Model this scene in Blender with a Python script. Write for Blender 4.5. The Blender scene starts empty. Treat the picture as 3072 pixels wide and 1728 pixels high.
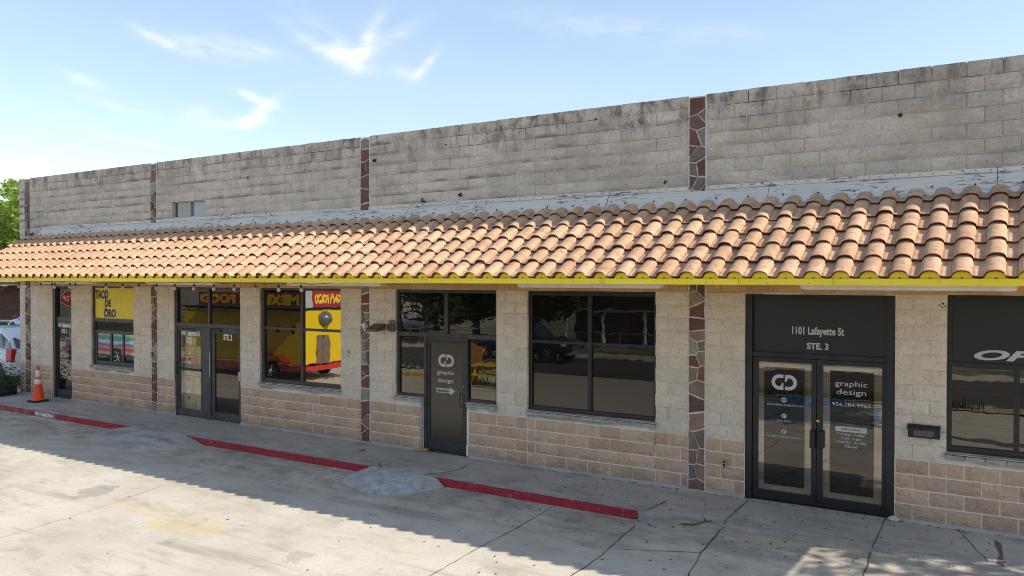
import bpy, bmesh, math, random
from mathutils import Vector, Matrix
R = math.radians
rnd = random.Random(7)
S = bpy.context.scene
COL = S.collection

# ------------------------------------------------------------------ camera, sky, sun, exposure
cam_d = bpy.data.cameras.new('camera'); cam = bpy.data.objects.new('camera', cam_d); COL.objects.link(cam)
cam.location = (0, -12.11, 3.281)
cam.rotation_euler = (R(90 - 0.762), 0, R(32.285))
cam_d.sensor_width = 36; cam_d.lens = 28.41; cam_d.clip_start = .05; cam_d.clip_end = 2000
S.camera = cam
SUN = Vector((1.10, 0.37, 1.0)).normalized()          # towards the sun: high, behind the building, from the right
SUN_EL = math.asin(SUN.z); SUN_AZ = math.atan2(SUN.x, SUN.y)
sl = bpy.data.lights.new('sun', 'SUN'); sl.energy = 2.78; sl.angle = R(.53); sl.color = (1, .905, .77)
so = bpy.data.objects.new('sun', sl); COL.objects.link(so)
so.rotation_euler = (-SUN).to_track_quat('-Z', 'Y').to_euler(); so.location = (40, 20, 40)
S.view_settings.view_transform = 'Standard'; S.view_settings.look = 'None'
S.view_settings.exposure = 1.17; S.view_settings.gamma = 1
S.view_settings.use_curve_mapping = False
S.render.engine = 'CYCLES'
S.cycles.use_denoising = True; S.cycles.pixel_filter_type = 'BLACKMAN_HARRIS'; S.cycles.filter_width = 1.0
S.cycles.max_bounces = 8; S.cycles.transparent_max_bounces = 12
S.cycles.caustics_reflective = False; S.cycles.caustics_refractive = False

W = bpy.data.worlds.new('World'); S.world = W; W.use_nodes = True
wn = W.node_tree; wn.nodes.clear()
class NT:
    """small helper to write node trees"""
    def __init__(s, tree): s.t = tree; s.n = tree.nodes; s.l = tree.links
    def new(s, typ, **kw):
        n = s.n.new(typ)
        for k, v in kw.items(): setattr(n, k, v)
        return n
    def put(s, sock, v):
        if v is None: return
        if hasattr(v, 'is_output'): s.l.new(v, sock)
        elif isinstance(v, (tuple, list)) and len(v) == 3 and sock.type == 'RGBA': sock.default_value = (*v, 1)
        else: sock.default_value = v
    def math(s, op, a, b=None, c=None, clamp=False):
        n = s.new('ShaderNodeMath', operation=op, use_clamp=clamp)
        s.put(n.inputs[0], a); s.put(n.inputs[1], b)
        if c is not None: s.put(n.inputs[2], c)
        return n.outputs[0]
    def vmath(s, op, a, b):
        n = s.new('ShaderNodeVectorMath', operation=op); s.put(n.inputs[0], a); s.put(n.inputs[1], b); return n.outputs[0]
    def noise(s, vec, scale=1, detail=3, rough=.55, dist=0, lac=2.0):
        n = s.new('ShaderNodeTexNoise'); s.put(n.inputs['Vector'], vec)
        n.inputs['Scale'].default_value = scale; n.inputs['Detail'].default_value = detail
        n.inputs['Roughness'].default_value = rough; n.inputs['Distortion'].default_value = dist
        return n.outputs['Fac']
    def vor(s, vec, scale=1, feature='F1'):
        n = s.new('ShaderNodeTexVoronoi', feature=feature); s.put(n.inputs['Vector'], vec); n.inputs['Scale'].default_value = scale
        return n.outputs['Distance']
    def ramp(s, fac, a, b, lo=0, hi=1):
        n = s.new('ShaderNodeMapRange'); n.clamp = True; n.interpolation_type = 'SMOOTHSTEP'
        s.put(n.inputs['Value'], fac)
        n.inputs['From Min'].default_value = a; n.inputs['From Max'].default_value = b
        n.inputs['To Min'].default_value = lo; n.inputs['To Max'].default_value = hi
        return n.outputs['Result']
    def mix(s, fac, a, b, mode='MIX'):
        n = s.new('ShaderNodeMix', data_type='RGBA', blend_type=mode)
        s.put(n.inputs['Factor'], fac); s.put(n.inputs['A'], a) if 0 else None
        s.put(n.inputs[6], a); s.put(n.inputs[7], b)
        return n.outputs[2]
    def crange(s, fac, stops):
        n = s.new('ShaderNodeValToRGB'); el = n.color_ramp.elements
        while len(el) < len(stops): el.new(.5)
        for e, (p, c) in zip(el, stops): e.position = p; e.color = (*c, 1)
        s.put(n.inputs[0], fac); return n.outputs[0]
    def mapping(s, vec, scale=(1, 1, 1), loc=(0, 0, 0), rot=(0, 0, 0)):
        n = s.new('ShaderNodeMapping'); s.put(n.inputs[0], vec)
        n.inputs['Scale'].default_value = scale; n.inputs['Location'].default_value = loc; n.inputs['Rotation'].default_value = rot
        return n.outputs[0]
    def sep(s, vec):
        n = s.new('ShaderNodeSeparateXYZ'); s.put(n.inputs[0], vec); return n.outputs
    def comb(s, x, y, z):
        n = s.new('ShaderNodeCombineXYZ'); s.put(n.inputs[0], x); s.put(n.inputs[1], y); s.put(n.inputs[2], z); return n.outputs[0]

def build_world():
    N = NT(wn)
    sky = N.new('ShaderNodeTexSky', sky_type='NISHITA'); sky.sun_disc = False
    sky.sun_elevation = SUN_EL; sky.sun_rotation = SUN_AZ
    sky.altitude = 130; sky.air_density = 1.0; sky.dust_density = .4; sky.ozone_density = 1.0
    geo = N.new('ShaderNodeTexCoord').outputs['Generated']
    x, y, z = N.sep(geo)
    az = N.math('ARCTAN2', x, y); el = N.math('ARCSINE', z)
    p = N.comb(az, el, 0)
    wis = N.noise(N.mapping(p, (7, 13, 1), rot=(0, 0, R(-24))), 1, 10, .62, 1.2)
    fine = N.noise(N.mapping(p, (16, 46, 1), rot=(0, 0, R(-22))), 1, 8, .65, .7)
    mist = N.noise(N.mapping(p, (3.0, 7, 1), loc=(3, 1, 0), rot=(0, 0, R(-14))), 1, 6, .6, .6)
    tex = N.math('ADD', N.math('MULTIPLY', wis, .62), N.math('MULTIPLY', fine, .38))
    # wisps: azimuth, elevation, half sizes and tilt (degrees)
    wisps = [(-46.0, 15.6, 2.2, .40, 28, .95), (-43.7, 14.9, 1.3, .62, 24, 1.5), (-42.4, 16.0, 1.6, .42, -62, 1.2), (-40.6, 16.3, 2.2, .42, -30, .55),
             (-55.8, 15.0, 1.3, .24, 22, .8), (-53.0, 14.8, 2.4, .48, 5, 1.05), (-49.8, 15.1, 2.2, .36, 12, .6), (-48.0, 18.3, 5.5, .6, 32, .25),
             (-51.4, 10.2, 1.9, .30, -6, 1.3), (-49.5, 11.0, 1.2, .34, -40, 1.2), (-50.2, 12.0, 1.5, .24, 20, 1.0), (-53.5, 10.6, .8, .45, -10, .7),
             (-60.0, 12.1, 1.3, .28, 16, .8), (-57.4, 8.65, 1.9, .20, 9, .7), (-58.0, 10.6, 2.3, .24, 14, .45), (-38.4, 14.5, 1.1, .28, -48, .75), (-40.2, 14.1, 1.2, .4, 20, .4),
             (-28.0, 17.3, 5.0, .8, 9, .28), (-20.0, 16.5, 6.0, .7, 5, .2)]
    tot = None
    for a, e, sa, se, tilt, k in wisps:
        c, s_ = math.cos(R(tilt)), math.sin(R(tilt))
        da = N.math('SUBTRACT', az, R(a)); de = N.math('SUBTRACT', el, R(e))
        u = N.math('ADD', N.math('MULTIPLY', da, c / R(sa)), N.math('MULTIPLY', de, -s_ / R(sa)))
        v = N.math('ADD', N.math('MULTIPLY', da, s_ / R(se)), N.math('MULTIPLY', de, c / R(se)))
        d2 = N.math('ADD', N.math('MULTIPLY', u, u), N.math('MULTIPLY', v, v))
        g = N.math('MULTIPLY', N.math('EXPONENT', N.math('MULTIPLY', d2, -.8)), k)
        tot = g if tot is None else N.math('ADD', tot, g)
    cl = N.math('MULTIPLY', tot, N.ramp(tex, .33, .70), clamp=True)
    low = N.math('MULTIPLY', N.math('MULTIPLY', N.ramp(el, R(9.5), R(1)), N.ramp(az, R(-42), R(-60))), N.ramp(mist, .3, .62), clamp=True)
    veil = N.math('MULTIPLY', N.ramp(mist, .42, .75), .06)
    cl = N.math('ADD', N.math('MULTIPLY', cl, .85), N.math('ADD', N.math('MULTIPLY', low, .8), veil), clamp=True)
    up = N.ramp(el, 0, R(3))
    cl = N.math('MULTIPLY', cl, up)
    sc = N.new('ShaderNodeVectorMath', operation='SCALE'); N.put(sc.inputs[0], sky.outputs[0]); sc.inputs['Scale'].default_value = .110
    blue = N.mix(1.0, sc.outputs[0], (1.0, .915, .85), 'MULTIPLY')
    # pale summer sky: thin high haze brightens the whole dome a little
    hazed = N.mix(SKY_HAZE, blue, (.32, .42, .56))
    colr = N.mix(cl, hazed, (.56, .565, .57))
    bg = N.new('ShaderNodeBackground'); N.put(bg.inputs[0], colr); bg.inputs[1].default_value = SKY_GAIN
    out = N.new('ShaderNodeOutputWorld'); N.l.new(bg.outputs[0], out.inputs[0])
SKY_HAZE = .24; SKY_GAIN = 1.0
build_world()

# ------------------------------------------------------------------ mesh helpers
class MB:
    def __init__(s): s.v = []; s.f = []; s.m = []
    def add(s, vs, fs, mi=0):
        o = len(s.v); s.v += [tuple(p) for p in vs]; s.f += [tuple(i + o for i in f) for f in fs]; s.m += [mi] * len(fs); return s
    def box(s, x0, x1, y0, y1, z0, z1, mi=0):
        return s.add([(x0, y0, z0), (x1, y0, z0), (x1, y1, z0), (x0, y1, z0), (x0, y0, z1), (x1, y0, z1), (x1, y1, z1), (x0, y1, z1)],
                     [(0, 3, 2, 1), (4, 5, 6, 7), (0, 1, 5, 4), (1, 2, 6, 5), (2, 3, 7, 6), (3, 0, 4, 7)], mi)
    def prism(s, poly, axis, a, b, mi=0):
        """extrude a 2-D polygon along axis ('x','y','z') from a to b"""
        n = len(poly)
        mk = {'x': lambda p, t: (t, p[0], p[1]), 'y': lambda p, t: (p[0], t, p[1]), 'z': lambda p, t: (p[0], p[1], t)}[axis]
        vs = [mk(p, a) for p in poly] + [mk(p, b) for p in poly]
        return s.add(vs, [tuple(range(n)), tuple(range(2 * n - 1, n - 1, -1))] + [(i, i + n, (i + 1) % n + n, (i + 1) % n) for i in range(n)], mi)
    def tube(s, pts, r, n=6, mi=0, r2=None):
        pts = [Vector(p) for p in pts]; rings = []
        for i, p in enumerate(pts):
            d = (pts[min(i + 1, len(pts) - 1)] - pts[max(i - 1, 0)]).normalized()
            a = d.orthogonal().normalized() if abs(d.z) > .95 else d.cross(Vector((0, 0, 1))).normalized()
            b = d.cross(a)
            rr = r if r2 is None else r + (r2 - r) * i / max(1, len(pts) - 1)
            rings.append([p + a * (rr * math.cos(2 * math.pi * k / n)) + b * (rr * math.sin(2 * math.pi * k / n)) for k in range(n)])
        vs = [q for g in rings for q in g]; fs = []
        for i in range(len(pts) - 1):
            for k in range(n): fs.append((i * n + k, i * n + (k + 1) % n, (i + 1) * n + (k + 1) % n, (i + 1) * n + k))
        fs += [tuple(range(n))[::-1], tuple(range((len(pts) - 1) * n, len(pts) * n))]
        return s.add(vs, fs, mi)
    def lathe(s, prof, n=16, c=(0, 0, 0), axis='z', mi=0):
        vs = []; fs = []
        for r_, h in prof:
            for k in range(n):
                a = 2 * math.pi * k / n; x, y = r_ * math.cos(a), r_ * math.sin(a)
                q = {'z': (x, y, h), 'y': (x, h, y), 'x': (h, x, y)}[axis]
                vs.append((q[0] + c[0], q[1] + c[1], q[2] + c[2]))
        for i in range(len(prof) - 1):
            for k in range(n): fs.append((i * n + k, i * n + (k + 1) % n, (i + 1) * n + (k + 1) % n, (i + 1) * n + k))
        fs += [tuple(range(n))[::-1], tuple(range((len(prof) - 1) * n, len(prof) * n))]
        return s.add(vs, fs, mi)
    def mesh(s, name, mats, smooth=False, bevel=0):
        me = bpy.data.meshes.new(name); me.from_pydata(s.v, [], s.f)
        mats = mats if isinstance(mats, (list, tuple)) else [mats]
        for m in mats: me.materials.append(m)
        me.polygons.foreach_set('material_index', s.m)
        bm = bmesh.new(); bm.from_mesh(me)
        if bevel: bmesh.ops.bevel(bm, geom=[e for e in bm.edges if e.is_manifold and e.calc_face_angle(0) > .6], offset=bevel, segments=1, affect='EDGES', clamp_overlap=True)
        bmesh.ops.recalc_face_normals(bm, faces=bm.faces); bm.to_mesh(me); bm.free()
        if smooth: me.polygons.foreach_set('use_smooth', [True] * len(me.polygons))
        me.update(); return me
    def build(s, name, mats, parent=None, smooth=False, bevel=0, **props):
        return link(name, s.mesh(name, mats, smooth, bevel), parent, **props)
def link(name, me, parent=None, loc=None, **props):
    o = bpy.data.objects.new(name, me); COL.objects.link(o)
    if parent: o.parent = parent
    if loc: o.location = loc
    for k, v in props.items():
        if v is not None: o[k] = v
    return o
def thing(name, label, cat, loc=(0, 0, 0), rz=0, group=None):
    o = bpy.data.objects.new(name, None); COL.objects.link(o); o.location = loc; o.rotation_euler = (0, 0, rz)
    o.empty_display_size = .2
    o['label'] = label; o['category'] = cat
    if group: o['group'] = group
    return o
def copy_tree(o, parent=None):
    c = o.copy(); COL.objects.link(c)
    if parent: c.parent = parent
    for ch in list(o.children): copy_tree(ch, c)
    return c

# ------------------------------------------------------------------ materials
MATS = {}
def mat(name, fn):
    if name in MATS: return MATS[name]
    m = bpy.data.materials.new(name); m.use_nodes = True
    N = NT(m.node_tree); N.n.clear()
    out = N.new('ShaderNodeOutputMaterial'); b = N.new('ShaderNodeBsdfPrincipled')
    N.l.new(b.outputs[0], out.inputs[0]); N.b = b; N.out = out
    fn(N, b); MATS[name] = m; return m
def bump(N, h, dist=.01, strength=.6):
    n = N.new('ShaderNodeBump'); N.put(n.inputs['Height'], h); n.inputs['Distance'].default_value = dist; n.inputs['Strength'].default_value = strength
    N.l.new(n.outputs[0], N.b.inputs['Normal'])
def pos(N): return N.new('ShaderNodeNewGeometry').outputs['Position']
def orand(N): return N.new('ShaderNodeObjectInfo').outputs['Random']
def tc(N): return N.new('ShaderNodeTexCoord').outputs['Object']
def plain(name, c, rough=.6, var=.12, metal=0, scale=6, bmp=0, spec=.5):
    def f(N, b):
        p = pos(N)
        n = N.noise(p, scale, 5, .6)
        N.put(b.inputs['Base Color'], N.mix(N.ramp(n, .3, .7), tuple(x * (1 - var) for x in c), tuple(min(1, x * (1 + var)) for x in c)))
        N.put(b.inputs['Roughness'], N.ramp(N.noise(p, scale * 3, 3), .2, .8, max(0, rough - .08), min(1, rough + .08)))
        b.inputs['Metallic'].default_value = metal; b.inputs['Specular IOR Level'].default_value = spec
        if bmp: bump(N, N.noise(p, scale * 14, 4), .01, bmp)
    return mat(name, f)

def block_fn(c, warm, soot=0, var=.1):
    def f(N, b):
        p = pos(N); r = orand(N)
        x, y, z = N.sep(p)
        n1 = N.noise(p, 2.3, 5, .62); n2 = N.noise(p, 26, 5, .7); n3 = N.noise(p, 95, 2, .6)
        col = N.mix(N.ramp(n1, .3, .72), c, warm)
        col = N.mix(1, col, N.comb_rgb(N.ramp(r, 0, 1, 1 - var, 1 + var)), 'MULTIPLY')
        col = N.mix(N.ramp(n2, .46, .34, 0, .55), col, tuple(q * .55 for q in c))
        col = N.mix(N.ramp(n2, .56, .70, 0, .5), col, tuple(min(1, q * 1.22) for q in warm))
        col = N.mix(N.ramp(n3, .62, .72, 0, .55), col, tuple(q * .35 for q in c))
        dirt = N.math('MULTIPLY', N.ramp(z, .42, .0), N.ramp(N.noise(N.mapping(p, (2.2, 1, 3.5)), 1, 7, .7), .36, .66))
        col = N.mix(N.math('MULTIPLY', dirt, .55), col, (.25, .215, .18))
        if soot:
            st = N.noise(N.mapping(p, (3.2, 1, 1.7)), 1, 9, .74)
            big = N.noise(N.mapping(p, (.35, 1, .9), loc=(4, 0, 0)), 1, 4, .6)
            hz = N.ramp(z, 4.9, 6.12)
            k = N.math('MULTIPLY', N.ramp(st, .44, .66), N.math('ADD', N.math('MULTIPLY', N.math('POWER', hz, 2.2), 1.05), N.math('MULTIPLY', N.ramp(big, .46, .66), .5)), clamp=True)
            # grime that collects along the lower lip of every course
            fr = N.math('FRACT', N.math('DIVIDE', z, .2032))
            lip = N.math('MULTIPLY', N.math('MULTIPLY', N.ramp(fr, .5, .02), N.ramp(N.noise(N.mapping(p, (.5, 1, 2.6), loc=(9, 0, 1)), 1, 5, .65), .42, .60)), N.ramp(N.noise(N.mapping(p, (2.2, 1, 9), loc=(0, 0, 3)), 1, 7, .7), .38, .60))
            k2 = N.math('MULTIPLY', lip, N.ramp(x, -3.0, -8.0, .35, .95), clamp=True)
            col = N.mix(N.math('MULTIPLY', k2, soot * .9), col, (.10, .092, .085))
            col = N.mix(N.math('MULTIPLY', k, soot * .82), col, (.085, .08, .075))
        N.put(b.inputs['Base Color'], col); b.inputs['Roughness'].default_value = .92; b.inputs['Specular IOR Level'].default_value = .25
        h = N.math('ADD', N.math('MULTIPLY', N.noise(p, 17, 6, .68), 1.0), N.math('MULTIPLY', n3, .22))
        if soot:
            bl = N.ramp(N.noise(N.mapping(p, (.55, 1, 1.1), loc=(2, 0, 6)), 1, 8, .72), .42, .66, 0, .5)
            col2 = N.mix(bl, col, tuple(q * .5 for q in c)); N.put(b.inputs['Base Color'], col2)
        bump(N, h, .032, .95)
    return f
NT.comb_rgb = lambda s, v: s.comb(v, v, v)

M = {}
M['parapet_block'] = mat('parapet_block', block_fn((.66, .565, .465), (.76, .66, .55), 1.0, .07))
M['pier_block'] = mat('pier_block', block_fn((.75, .65, .535), (.82, .725, .61), 0, .05))
M['dado_block'] = mat('dado_block', block_fn((.58, .40, .275), (.68, .49, .35), 0, .10))
M['lintel_block'] = mat('lintel_block', block_fn((.60, .365, .175), (.68, .44, .23), 0, .08))
def mortar_fn(N, b):
    p = pos(N); x, y, z = N.sep(p)
    n = N.noise(p, 9, 5, .65)
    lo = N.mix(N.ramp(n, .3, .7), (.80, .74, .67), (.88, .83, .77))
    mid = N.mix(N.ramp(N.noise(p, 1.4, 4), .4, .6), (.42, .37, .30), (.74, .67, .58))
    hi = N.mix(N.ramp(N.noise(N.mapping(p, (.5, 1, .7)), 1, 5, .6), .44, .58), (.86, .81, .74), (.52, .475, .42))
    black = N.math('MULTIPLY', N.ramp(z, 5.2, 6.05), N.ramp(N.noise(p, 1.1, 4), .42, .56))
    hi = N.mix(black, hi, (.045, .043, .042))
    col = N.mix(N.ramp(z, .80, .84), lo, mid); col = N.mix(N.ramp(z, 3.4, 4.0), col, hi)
    N.put(b.inputs['Base Color'], col); b.inputs['Roughness'].default_value = .95
    bump(N, N.noise(p, 60, 4), .006, .6)
M['mortar'] = mat('mortar', mortar_fn)
def stone_fn(N, b):
    p = pos(N); r = orand(N)
    col = N.crange(r, [(0, (.10, .04, .036)), (.2, (.17, .07, .055)), (.36, (.095, .058, .052)), (.5, (.21, .12, .088)), (.62, (.13, .11, .105)), (.76, (.25, .165, .11)), (.88, (.20, .185, .175)), (1, (.30, .285, .27))])
    n = N.noise(p, 14, 6, .65)
    col = N.mix(N.ramp(n, .35, .72, 0, .7), col, N.mix(1, col, (1.7, 1.6, 1.5), 'MULTIPLY'))
    col = N.mix(N.ramp(N.noise(p, 45, 3), .62, .7, 0, .4), col, (.05, .04, .035))
    N.put(b.inputs['Base Color'], col); b.inputs['Roughness'].default_value = .72
    bump(N, N.noise(p, 22, 5, .6), .015, .6)
M['stone'] = mat('flagstone', stone_fn)
M['stone_mortar'] = plain('stone_mortar', (.78, .71, .64), .95, .14, scale=16, bmp=.5)
def tile_fn(N, b):
    p = pos(N); r = orand(N); x, y, z = N.sep(p)
    n = N.noise(p, 5, 6, .65); n2 = N.noise(N.mapping(p, (55, 30, 30)), 1, 6, .7)
    col = N.mix(N.ramp(r, 0, 1), (.48, .285, .168), (.60, .385, .24))
    col = N.mix(N.ramp(n, .46, .74, 0, .6), col, (.70, .515, .365))
    col = N.mix(N.ramp(n2, .55, .75, 0, .45), col, (.72, .56, .42))
    moss = N.math('MULTIPLY', N.ramp(N.noise(p, 11, 7, .74), .48, .64), N.ramp(x, -16, -4, .25, .9))
    col = N.mix(N.math('MULTIPLY', moss, .6), col, (.21, .115, .07))
    blot = N.ramp(N.noise(p, 1.1, 5, .65), .45, .7, 0, .45)
    col = N.mix(blot, col, (.36, .205, .125))
    N.put(b.inputs['Base Color'], col); b.inputs['Roughness'].default_value = .78; b.inputs['Specular IOR Level'].default_value = .35
    bump(N, N.noise(p, 70, 4, .6), .004, .5)
M['tile'] = mat('clay_tile', tile_fn)
M['tile_butt_shade'] = plain('shaded_raw_clay', (.20, .062, .032), .85, .25, scale=8)  # raw clay red with the crevice shade of the butts put into its colour
def flash_fn(N, b):
    p = pos(N)
    n = N.noise(N.mapping(p, (4.5, 20, 24)), 1, 8, .7, .4); m = N.noise(p, .8, 4)
    k = N.math('MULTIPLY', N.ramp(n, .54, .60), N.ramp(m, .44, .58), clamp=True)
    sp = N.ramp(N.noise(N.mapping(p, (20, 60, 60)), 1, 4, .6), .70, .74)
    dirt = N.ramp(N.noise(N.mapping(p, (.8, 12, 12)), 1, 5), .4, .75, 0, .4)
    col = N.mix(dirt, (.74, .67, .57), (.48, .43, .365))
    col = N.mix(N.math('MAXIMUM', k, N.math('MULTIPLY', sp, .7)), col, (.13, .13, .135))
    N.put(b.inputs['Base Color'], col); b.inputs['Roughness'].default_value = .5
    bump(N, n, .004, .4)
M['flashing'] = mat('peeling_white_metal', flash_fn)
def yellow_fn(N, b):
    p = pos(N)
    n = N.noise(N.mapping(p, (1.2, 4, 9)), 1, 6, .6)
    col = N.mix(N.ramp(n, .3, .75), (.92, .67, .018), (.96, .77, .05))
    col = N.mix(N.ramp(N.noise(N.mapping(p, (14, 14, 30)), 1, 4, .6), .70, .78, 0, .6), col, (.25, .17, .03))
    dr = N.math('MULTIPLY', N.ramp(N.noise(N.mapping(p, (13, 1, 1.5)), 1, 5, .65), .56, .70), N.ramp(N.noise(N.mapping(p, (.9, 1, 1)), 1, 3), .42, .6))
    col = N.mix(N.math('MULTIPLY', dr, .55), col, (.36, .22, .03))
    col = N.mix(1, col, N.comb_rgb(N.ramp(orand(N), 0, 1, .9, 1.06)), 'MULTIPLY')
    N.put(b.inputs['Base Color'], col); b.inputs['Roughness'].default_value = .5
M['yellow'] = mat('yellow_paint', yellow_fn)
M['soffit'] = plain('soffit_paint', (.78, .56, .16), .8, .1)
M['charcoal'] = plain('charcoal_frame_paint', (.040, .041, .045), .42, .3, scale=5, bmp=.08)
M['black_frame'] = plain('black_frame_paint', (.014, .0142, .0155), .36, .25, scale=5)
def worn_fn(N, b):
    p = pos(N); x, y, z = N.sep(p)
    k = N.math('MULTIPLY', N.ramp(N.noise(p, 34, 5, .7), .60, .66), N.ramp(z, .32, .05))
    col = N.mix(N.ramp(N.noise(p, 4, 4), .3, .7), (.040, .041, .047), (.065, .066, .072))
    N.put(b.inputs['Base Color'], N.mix(k, col, (.6, .6, .6))); b.inputs['Roughness'].default_value = .45
M['worn_frame'] = mat('worn_grey_frame_paint', worn_fn)
def sill_fn(N, b):
    p = pos(N); n = N.noise(p, 7, 5, .6)
    N.put(b.inputs['Base Color'], N.mix(N.ramp(n, .3, .7), (.30, .29, .275), (.47, .455, .43))); b.inputs['Roughness'].default_value = .9
    bump(N, N.noise(p, 60, 4), .008, .5)
M['sill'] = mat('sill_stone', sill_fn)
def concrete_fn(c1, c2, kind):
    def f(N, b):
        p = pos(N); x, y, z = N.sep(p)
        a = N.noise(p, .55, 6, .6); d = N.noise(N.mapping(p, (1.6, 3.4, 1), rot=(0, 0, R(12))), 1, 6, .62, .4)
        g = N.noise(p, 34, 5, .7); sp = N.noise(p, 120, 2, .6)
        col = N.mix(N.ramp(a, .28, .72), c1, c2)
        col = N.mix(N.ramp(d, .50, .72, 0, .5), col, tuple(q * .62 for q in c1))
        col = N.mix(N.ramp(N.noise(N.mapping(p, (.7, 1.3, 1), loc=(5, 2, 0)), 1, 7, .68), .50, .70, 0, .45), col, (c1[0] * .72, c1[1] * .68, c1[2] * .62))
        col = N.mix(N.ramp(N.noise(N.mapping(p, (1.1, 2.3, 1), loc=(1, 7, 0)), 1, 7, .7), .56, .74, 0, .5), col, tuple(min(1, q * 1.16) for q in c2))
        col = N.mix(N.ramp(N.noise(p, 2.1, 5, .65, .5), .62, .76, 0, .55), col, tuple(q * .52 for q in c1))
        col = N.mix(N.ramp(g, .54, .70, 0, .45), col, tuple(q * .6 for q in c1))
        col = N.mix(N.ramp(N.noise(p, 13, 6, .7), .55, .72, 0, .4), col, tuple(q * .66 for q in c1))
        col = N.mix(N.ramp(N.vor(p, 2.6), .055, .025, 0, .55), col, (.10, .095, .09))      # gum and oil spots
        col = N.mix(N.ramp(sp, .62, .72, 0, .4), col, (.16, .15, .145))
        tyre = N.math('MULTIPLY', N.ramp(N.noise(N.mapping(p, (.22, 3.1, 1), rot=(0, 0, R(4))), 1, 5, .6), .54, .70), N.ramp(N.noise(p, .45, 4), .4, .6))
        col = N.mix(N.math('MULTIPLY', tyre, .4), col, (.15, .135, .12))
        kerb_dirt_shade = N.math('MULTIPLY', N.ramp(N.math('ABSOLUTE', N.math('ADD', y, 1.75)), 1.7, .1), N.ramp(N.noise(N.mapping(p, (1.6, 3.0, 1)), 1, 7, .72), .38, .64))  # kerb dirt, widened to darken the awning's shade on the ground by colour
        col = N.mix(N.math('MULTIPLY', kerb_dirt_shade, .55), col, (.15, .135, .12))
        if kind == 'lot':
            # sand-coloured spill with its own ragged outline, and three damp marks
            def spot(cx, cy, rx, ry, rot, k=.55):
                c_, s_ = math.cos(rot), math.sin(rot)
                w = N.noise(p, 2.6, 6, .7)
                dx = N.math('ADD', x, N.math('ADD', N.math('MULTIPLY', w, 1.1), -cx - .55)); dy = N.math('ADD', y, N.math('ADD', N.math('MULTIPLY', N.noise(p, 3.1, 6, .7), .9), -cy - .45))
                u = N.math('ADD', N.math('MULTIPLY', dx, c_ / rx), N.math('MULTIPLY', dy, s_ / rx)); v = N.math('ADD', N.math('MULTIPLY', dx, -s_ / ry), N.math('MULTIPLY', dy, c_ / ry))
                return N.ramp(N.math('ADD', N.math('MULTIPLY', u, u), N.math('MULTIPLY', v, v)), 1.05, .8)
            ye = N.math('MAXIMUM', spot(-10.35, -4.68, .72, .34, .1), N.math('MULTIPLY', spot(-11.6, -4.55, 1.0, .26, .06), .75))
            ye = N.math('MULTIPLY', ye, N.ramp(N.noise(p, 3.4, 7, .74), .42, .56, .1, 1))
            strk = N.ramp(N.noise(N.mapping(p, (26, 2.0, 1), rot=(0, 0, R(-55))), 1, 3), .5, .62, 0, .35)
            col = N.mix(N.math('MULTIPLY', ye, .62), col, N.mix(strk, (.52, .42, .20), (.62, .53, .33)))
            col = N.mix(N.math('MULTIPLY', spot(-13.2, -4.4, .34, .36, .3), .5), col, (.20, .195, .18))
            col = N.mix(N.math('MULTIPLY', spot(-7.9, -4.75, .22, .16, 0), .35), col, (.2, .19, .17))
        N.put(b.inputs['Base Color'], col); b.inputs['Roughness'].default_value = .9; b.inputs['Specular IOR Level'].default_value = .3
        bump(N, N.math('ADD', g, N.math('MULTIPLY', sp, .5)), .006, .5)
    return f
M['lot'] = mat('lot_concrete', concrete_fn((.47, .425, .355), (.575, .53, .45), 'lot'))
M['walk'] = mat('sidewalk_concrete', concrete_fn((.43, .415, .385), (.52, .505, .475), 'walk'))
def rough_conc(N, b):
    p = pos(N); n = N.noise(p, 6, 7, .72); k = N.noise(N.mapping(p, (8, 14, 8)), 1, 6, .75)
    col = N.mix(N.ramp(n, .3, .7), (.33, .325, .32), (.56, .555, .55)); col = N.mix(N.ramp(k, .56, .66, 0, .8), col, (.17, .17, .17))
    N.put(b.inputs['Base Color'], col); b.inputs['Roughness'].default_value = .95; bump(N, N.math('ADD', n, k), .02, .7)
M['ramp_rough'] = mat('rough_patched_concrete', rough_conc)
M['joint'] = plain('joint_dirt', (.085, .077, .068), .95, .4, scale=9)
def red_fn(N, b):
    p = pos(N); n = N.noise(p, 6, 6, .65); e = N.noise(p, 30, 5, .7)
    col = N.mix(N.ramp(n, .3, .7), (.30, .012, .022), (.40, .022, .034))
    col = N.mix(N.ramp(e, .60, .66, 0, .6), col, (.36, .26, .24))
    col = N.mix(N.ramp(N.noise(p, 11, 6, .72), .60, .66, 0, .75), col, (.34, .31, .29))
    col = N.mix(N.ramp(N.noise(p, 4, 5, .6), .5, .7, 0, .4), col, (.16, .014, .02))
    col = N.mix(N.math('MULTIPLY', N.ramp(N.sep(p)[0], -18.5, -21), N.ramp(n, .45, .62)), col, (.33, .14, .13))
    N.put(b.inputs['Base Color'], col); b.inputs['Roughness'].default_value = .6
M['red'] = mat('red_kerb_paint', red_fn)
M['white_paint'] = plain('white_paint', (.78, .77, .74), .55, .06)
M['white_vinyl'] = plain('white_vinyl', (.80, .80, .78), .45, .03)
M['grey_vinyl'] = plain('grey_vinyl', (.52, .52, .515), .45, .03)
M['black'] = plain('black_plastic', (.012, .012, .013), .5, .2)
M['rubber'] = plain('rubber', (.022, .022, .023), .8, .3, scale=14, bmp=.3)
M['steel'] = plain('galvanised_steel', (.45, .47, .48), .42, .2, .8)
M['chrome'] = plain('chrome', (.75, .75, .76), .12, .05, 1)
M['bronze'] = plain('bronze_paint', (.10, .075, .05), .45, .2)
M['wood'] = plain('bare_wood', (.42, .24, .09), .75, .25, scale=12)
M['orange'] = plain('cone_orange', (.88, .085, .01), .5, .12)
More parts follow.
